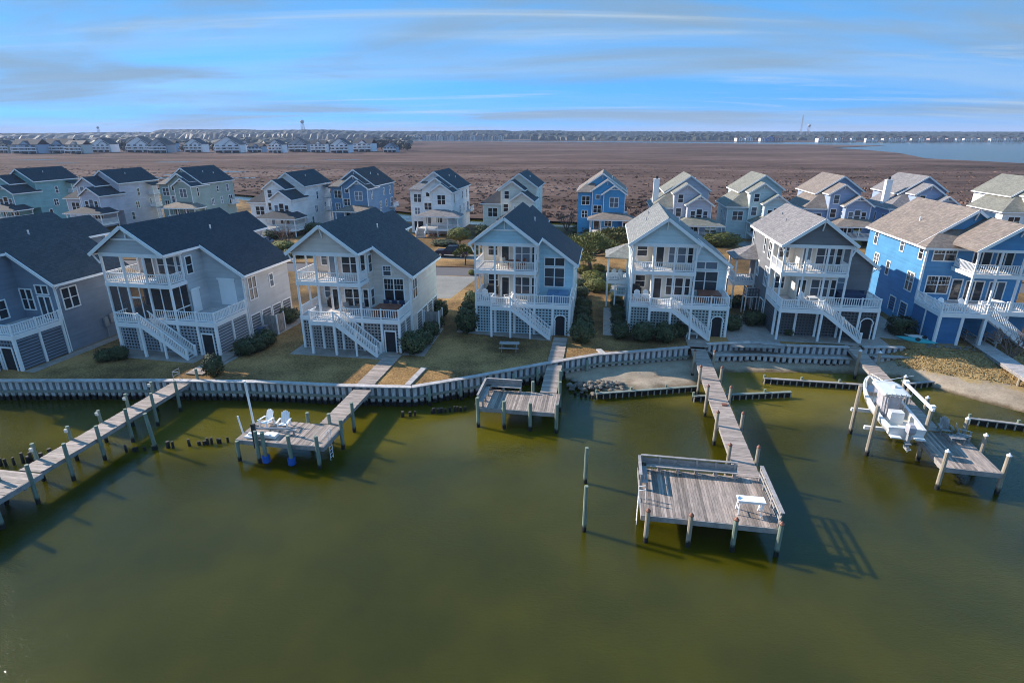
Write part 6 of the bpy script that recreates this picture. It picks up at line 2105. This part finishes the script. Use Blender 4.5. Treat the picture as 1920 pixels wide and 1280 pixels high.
def branches(mb, p, d, r, L, depth, rnd, spread=.55, ends=None):
    q = p + d * L
    mb.cyl(p, q, r, r * .7, 5 if depth > 1 else 4, cap=False)
    if depth == 0:
        if ends is not None: ends.append(q)
        return
    for k in range(rnd.choice((2, 3)) if depth > 1 else 3):
        nd = (d + Vector((rnd.gauss(0, spread), rnd.gauss(0, spread), rnd.gauss(.08, spread * .5)))).normalized()
        branches(mb, p.lerp(q, rnd.uniform(.6, 1.0)), nd, r * .62, L * rnd.uniform(.62, .85), depth - 1, rnd, spread, ends)


def bare_shrub(label, p, h, n, seed, mat=None):
    t = thing('bare_shrub', label, 'shrub', p, 0, 'leafless shrubs')
    rnd = random.Random(seed)
    for k in range(n):
        m = MB()
        a = 2 * math.pi * k / n
        branches(m, Vector((.08 * math.cos(a), .08 * math.sin(a), 0)), Vector((math.cos(a) * .55, math.sin(a) * .55, 1)).normalized(), .035 * h / 2, h * .36, 4, rnd, .42)
        m.build('branch', mat or M['twig'], t)


bare_shrub('leafless red-brown shrub before the white house behind the shuttered house', P(536, 462), 4.2, 7, 3)
bare_shrub('leafless pinkish shrub left of the azure house', P(1062, 432), 4.6, 8, 5)
bare_shrub('leafless pale shrub in front of the bright blue house stairs', at(1893, 672, 1.55), 3.4, 6, 8)
bare_shrub('small leafless bush at the white house porch', P(815, 455), 2.4, 5, 9)


def tree(label, p, h, spread, seed, leaf, mat, clumps, name='pine_tree', cat='tree', trunk=.28, lean=(0, 0), flat=.5, leafn=420, topiary=False):
    t = thing(name, label, cat, p)
    rnd = random.Random(seed); g = np.random.default_rng(seed)
    m = MB(); ends = []
    top = Vector((lean[0], lean[1], h * .45))
    m.cyl((0, 0, -.1), top * .55 + Vector((.1, 0, 0)), trunk, trunk * .8, 8); m.cyl(top * .55 + Vector((.1, 0, 0)), top, trunk * .8, trunk * .6, 8)
    cen = []
    for k in range(clumps):
        a = 2.4 * k + rnd.uniform(-.4, .4); rr = spread * math.sqrt((k + .6) / clumps) * rnd.uniform(.8, 1.05)
        c = Vector((top.x + math.cos(a) * rr, top.y + math.sin(a) * rr, h * (.62 + .38 * (1 - (rr / spread) ** 2) * rnd.uniform(.7, 1)) - rnd.uniform(0, .12) * h))
        mid = top.lerp(c, .5) + Vector((rnd.uniform(-.3, .3), rnd.uniform(-.3, .3), -.15 * h * .3))
        m.cyl(top, mid, trunk * .38, trunk * .25, 6, cap=False); m.cyl(mid, c, trunk * .25, trunk * .1, 5, cap=False)
        cen.append(c)
    m.build('trunk', M['bark'], t)
    vs = []
    for c in cen:
        n = leafn; rad = spread * rnd.uniform(.26, .4)
        d = g.normal(size=(n, 3)); d /= np.linalg.norm(d, axis=1)[:, None]
        pt = np.array(c) + d * rad * (g.random(n) ** .45)[:, None] * np.array([1, 1, flat])
        a = d + g.normal(0, .6, (n, 3)) + np.array([0, 0, .5]); a /= np.linalg.norm(a, axis=1)[:, None]
        b = np.cross(a, g.normal(size=(n, 3))); b /= np.linalg.norm(b, axis=1)[:, None]
        s = leaf * g.uniform(.6, 1.3, n)[:, None]
        vs.append(np.stack([pt - b * s * .35, pt + a * s, pt + b * s * .35, pt - a * s * .3], 1).reshape(-1, 3))
    link('crown', np_mesh('crown', np.concatenate(vs), 4, mat), t)
    return t


tree('spreading wind-bent pine between the light blue and pale teal houses', P(1108, 512), 5.8, 4.8, 11, .24, M['pine'], 30, trunk=.34, lean=(-.6, .2))
tree('second pine crown behind the spreading pine', P(1150, 478), 4.6, 3.6, 12, .26, M['pine'], 14, lean=(.3, 0))
tree('small pine left of the light blue house porch', P(872, 497), 3.2, 1.9, 13, .22, M['pine'], 9, trunk=.14)
tree('pine behind the white porch house, at its right', P(905, 478), 3.0, 1.9, 14, .24, M['pine'], 8, trunk=.14)
t = thing('topiary_tree', 'clipped mushroom-shaped tree in front of the white house porch', 'tree', P(862, 466), 0)
m = MB(); m.cyl((0, 0, -.1), (.1, 0, 1.6), .14, .10, 7)
for k in range(5): m.cyl((.1, 0, 1.2), (math.cos(k * 1.3) * 1.1, math.sin(k * 1.3) * 1.0, 2.3), .06, .03, 5, cap=False)
m.build('trunk', M['bark'], t)
link('crown', LITB[0], t, (0, 0, 2.65), 0, (2.1, 1.7, 1.15))

FART = [leafball(60 + k, 900, .2, lump=.25, shell=.6, mat=M['wood_far'], name='crown') for k in range(4)]
FTR = MB().cyl((0, 0, -1.4), (0, 0, 0), .07, .04, 6).mesh('trunk', M['bark'])
ft = [(30, 287, 7), (88, 287, 8), (122, 286, 6), (170, 287, 10), (212, 286, 9), (232, 285, 11), (238, 287, 7), (285, 286, 7), (330, 285, 8), (345, 286, 8), (392, 284, 10), (402, 285, 8), (450, 284, 9), (494, 284, 7), (540, 284, 8), (616, 284, 8), (660, 284, 7), (704, 283, 11), (716, 282, 13), (728, 281, 13), (742, 282, 12), (752, 283, 12), (764, 284, 9), (700, 285, 6), (745, 286, 6)]
for i, (x, y, h) in enumerate(ft):
    p = at(x, y - 1, .6)
    t = thing('broadleaf_tree', f'dark tree among the far marsh-edge houses, {ORD[i]} from the left', 'tree', p, 0, 'trees among the far houses')
    link('crown', FART[i % 4], t, (0, 0, h * .58), i, (h * .55, h * .5, h * .42)); link('trunk', FTR, t, (0, 0, h * .58), 0, (h * .6, h * .6, h * .42))

# ================================================================== haze
hz = MB().box(-13000, 13000, -420, 13000, -1.0, 110.0).build('haze', None)
hm = bpy.data.materials.new('haze'); hm.use_nodes = True
nt = hm.node_tree; nt.nodes.clear()
ho = nt.nodes.new('ShaderNodeOutputMaterial'); pv = nt.nodes.new('ShaderNodeVolumePrincipled')
pv.inputs['Color'].default_value = (.62, .74, 1.0, 1); pv.inputs['Density'].default_value = HAZE; pv.inputs['Anisotropy'].default_value = 0.0
wire(nt, pv.outputs[0], ho.inputs['Volume'])
hz.data.materials.append(hm)
tag(hz, 'pale bluish haze in the air over the marsh', 'haze', kind='stuff')
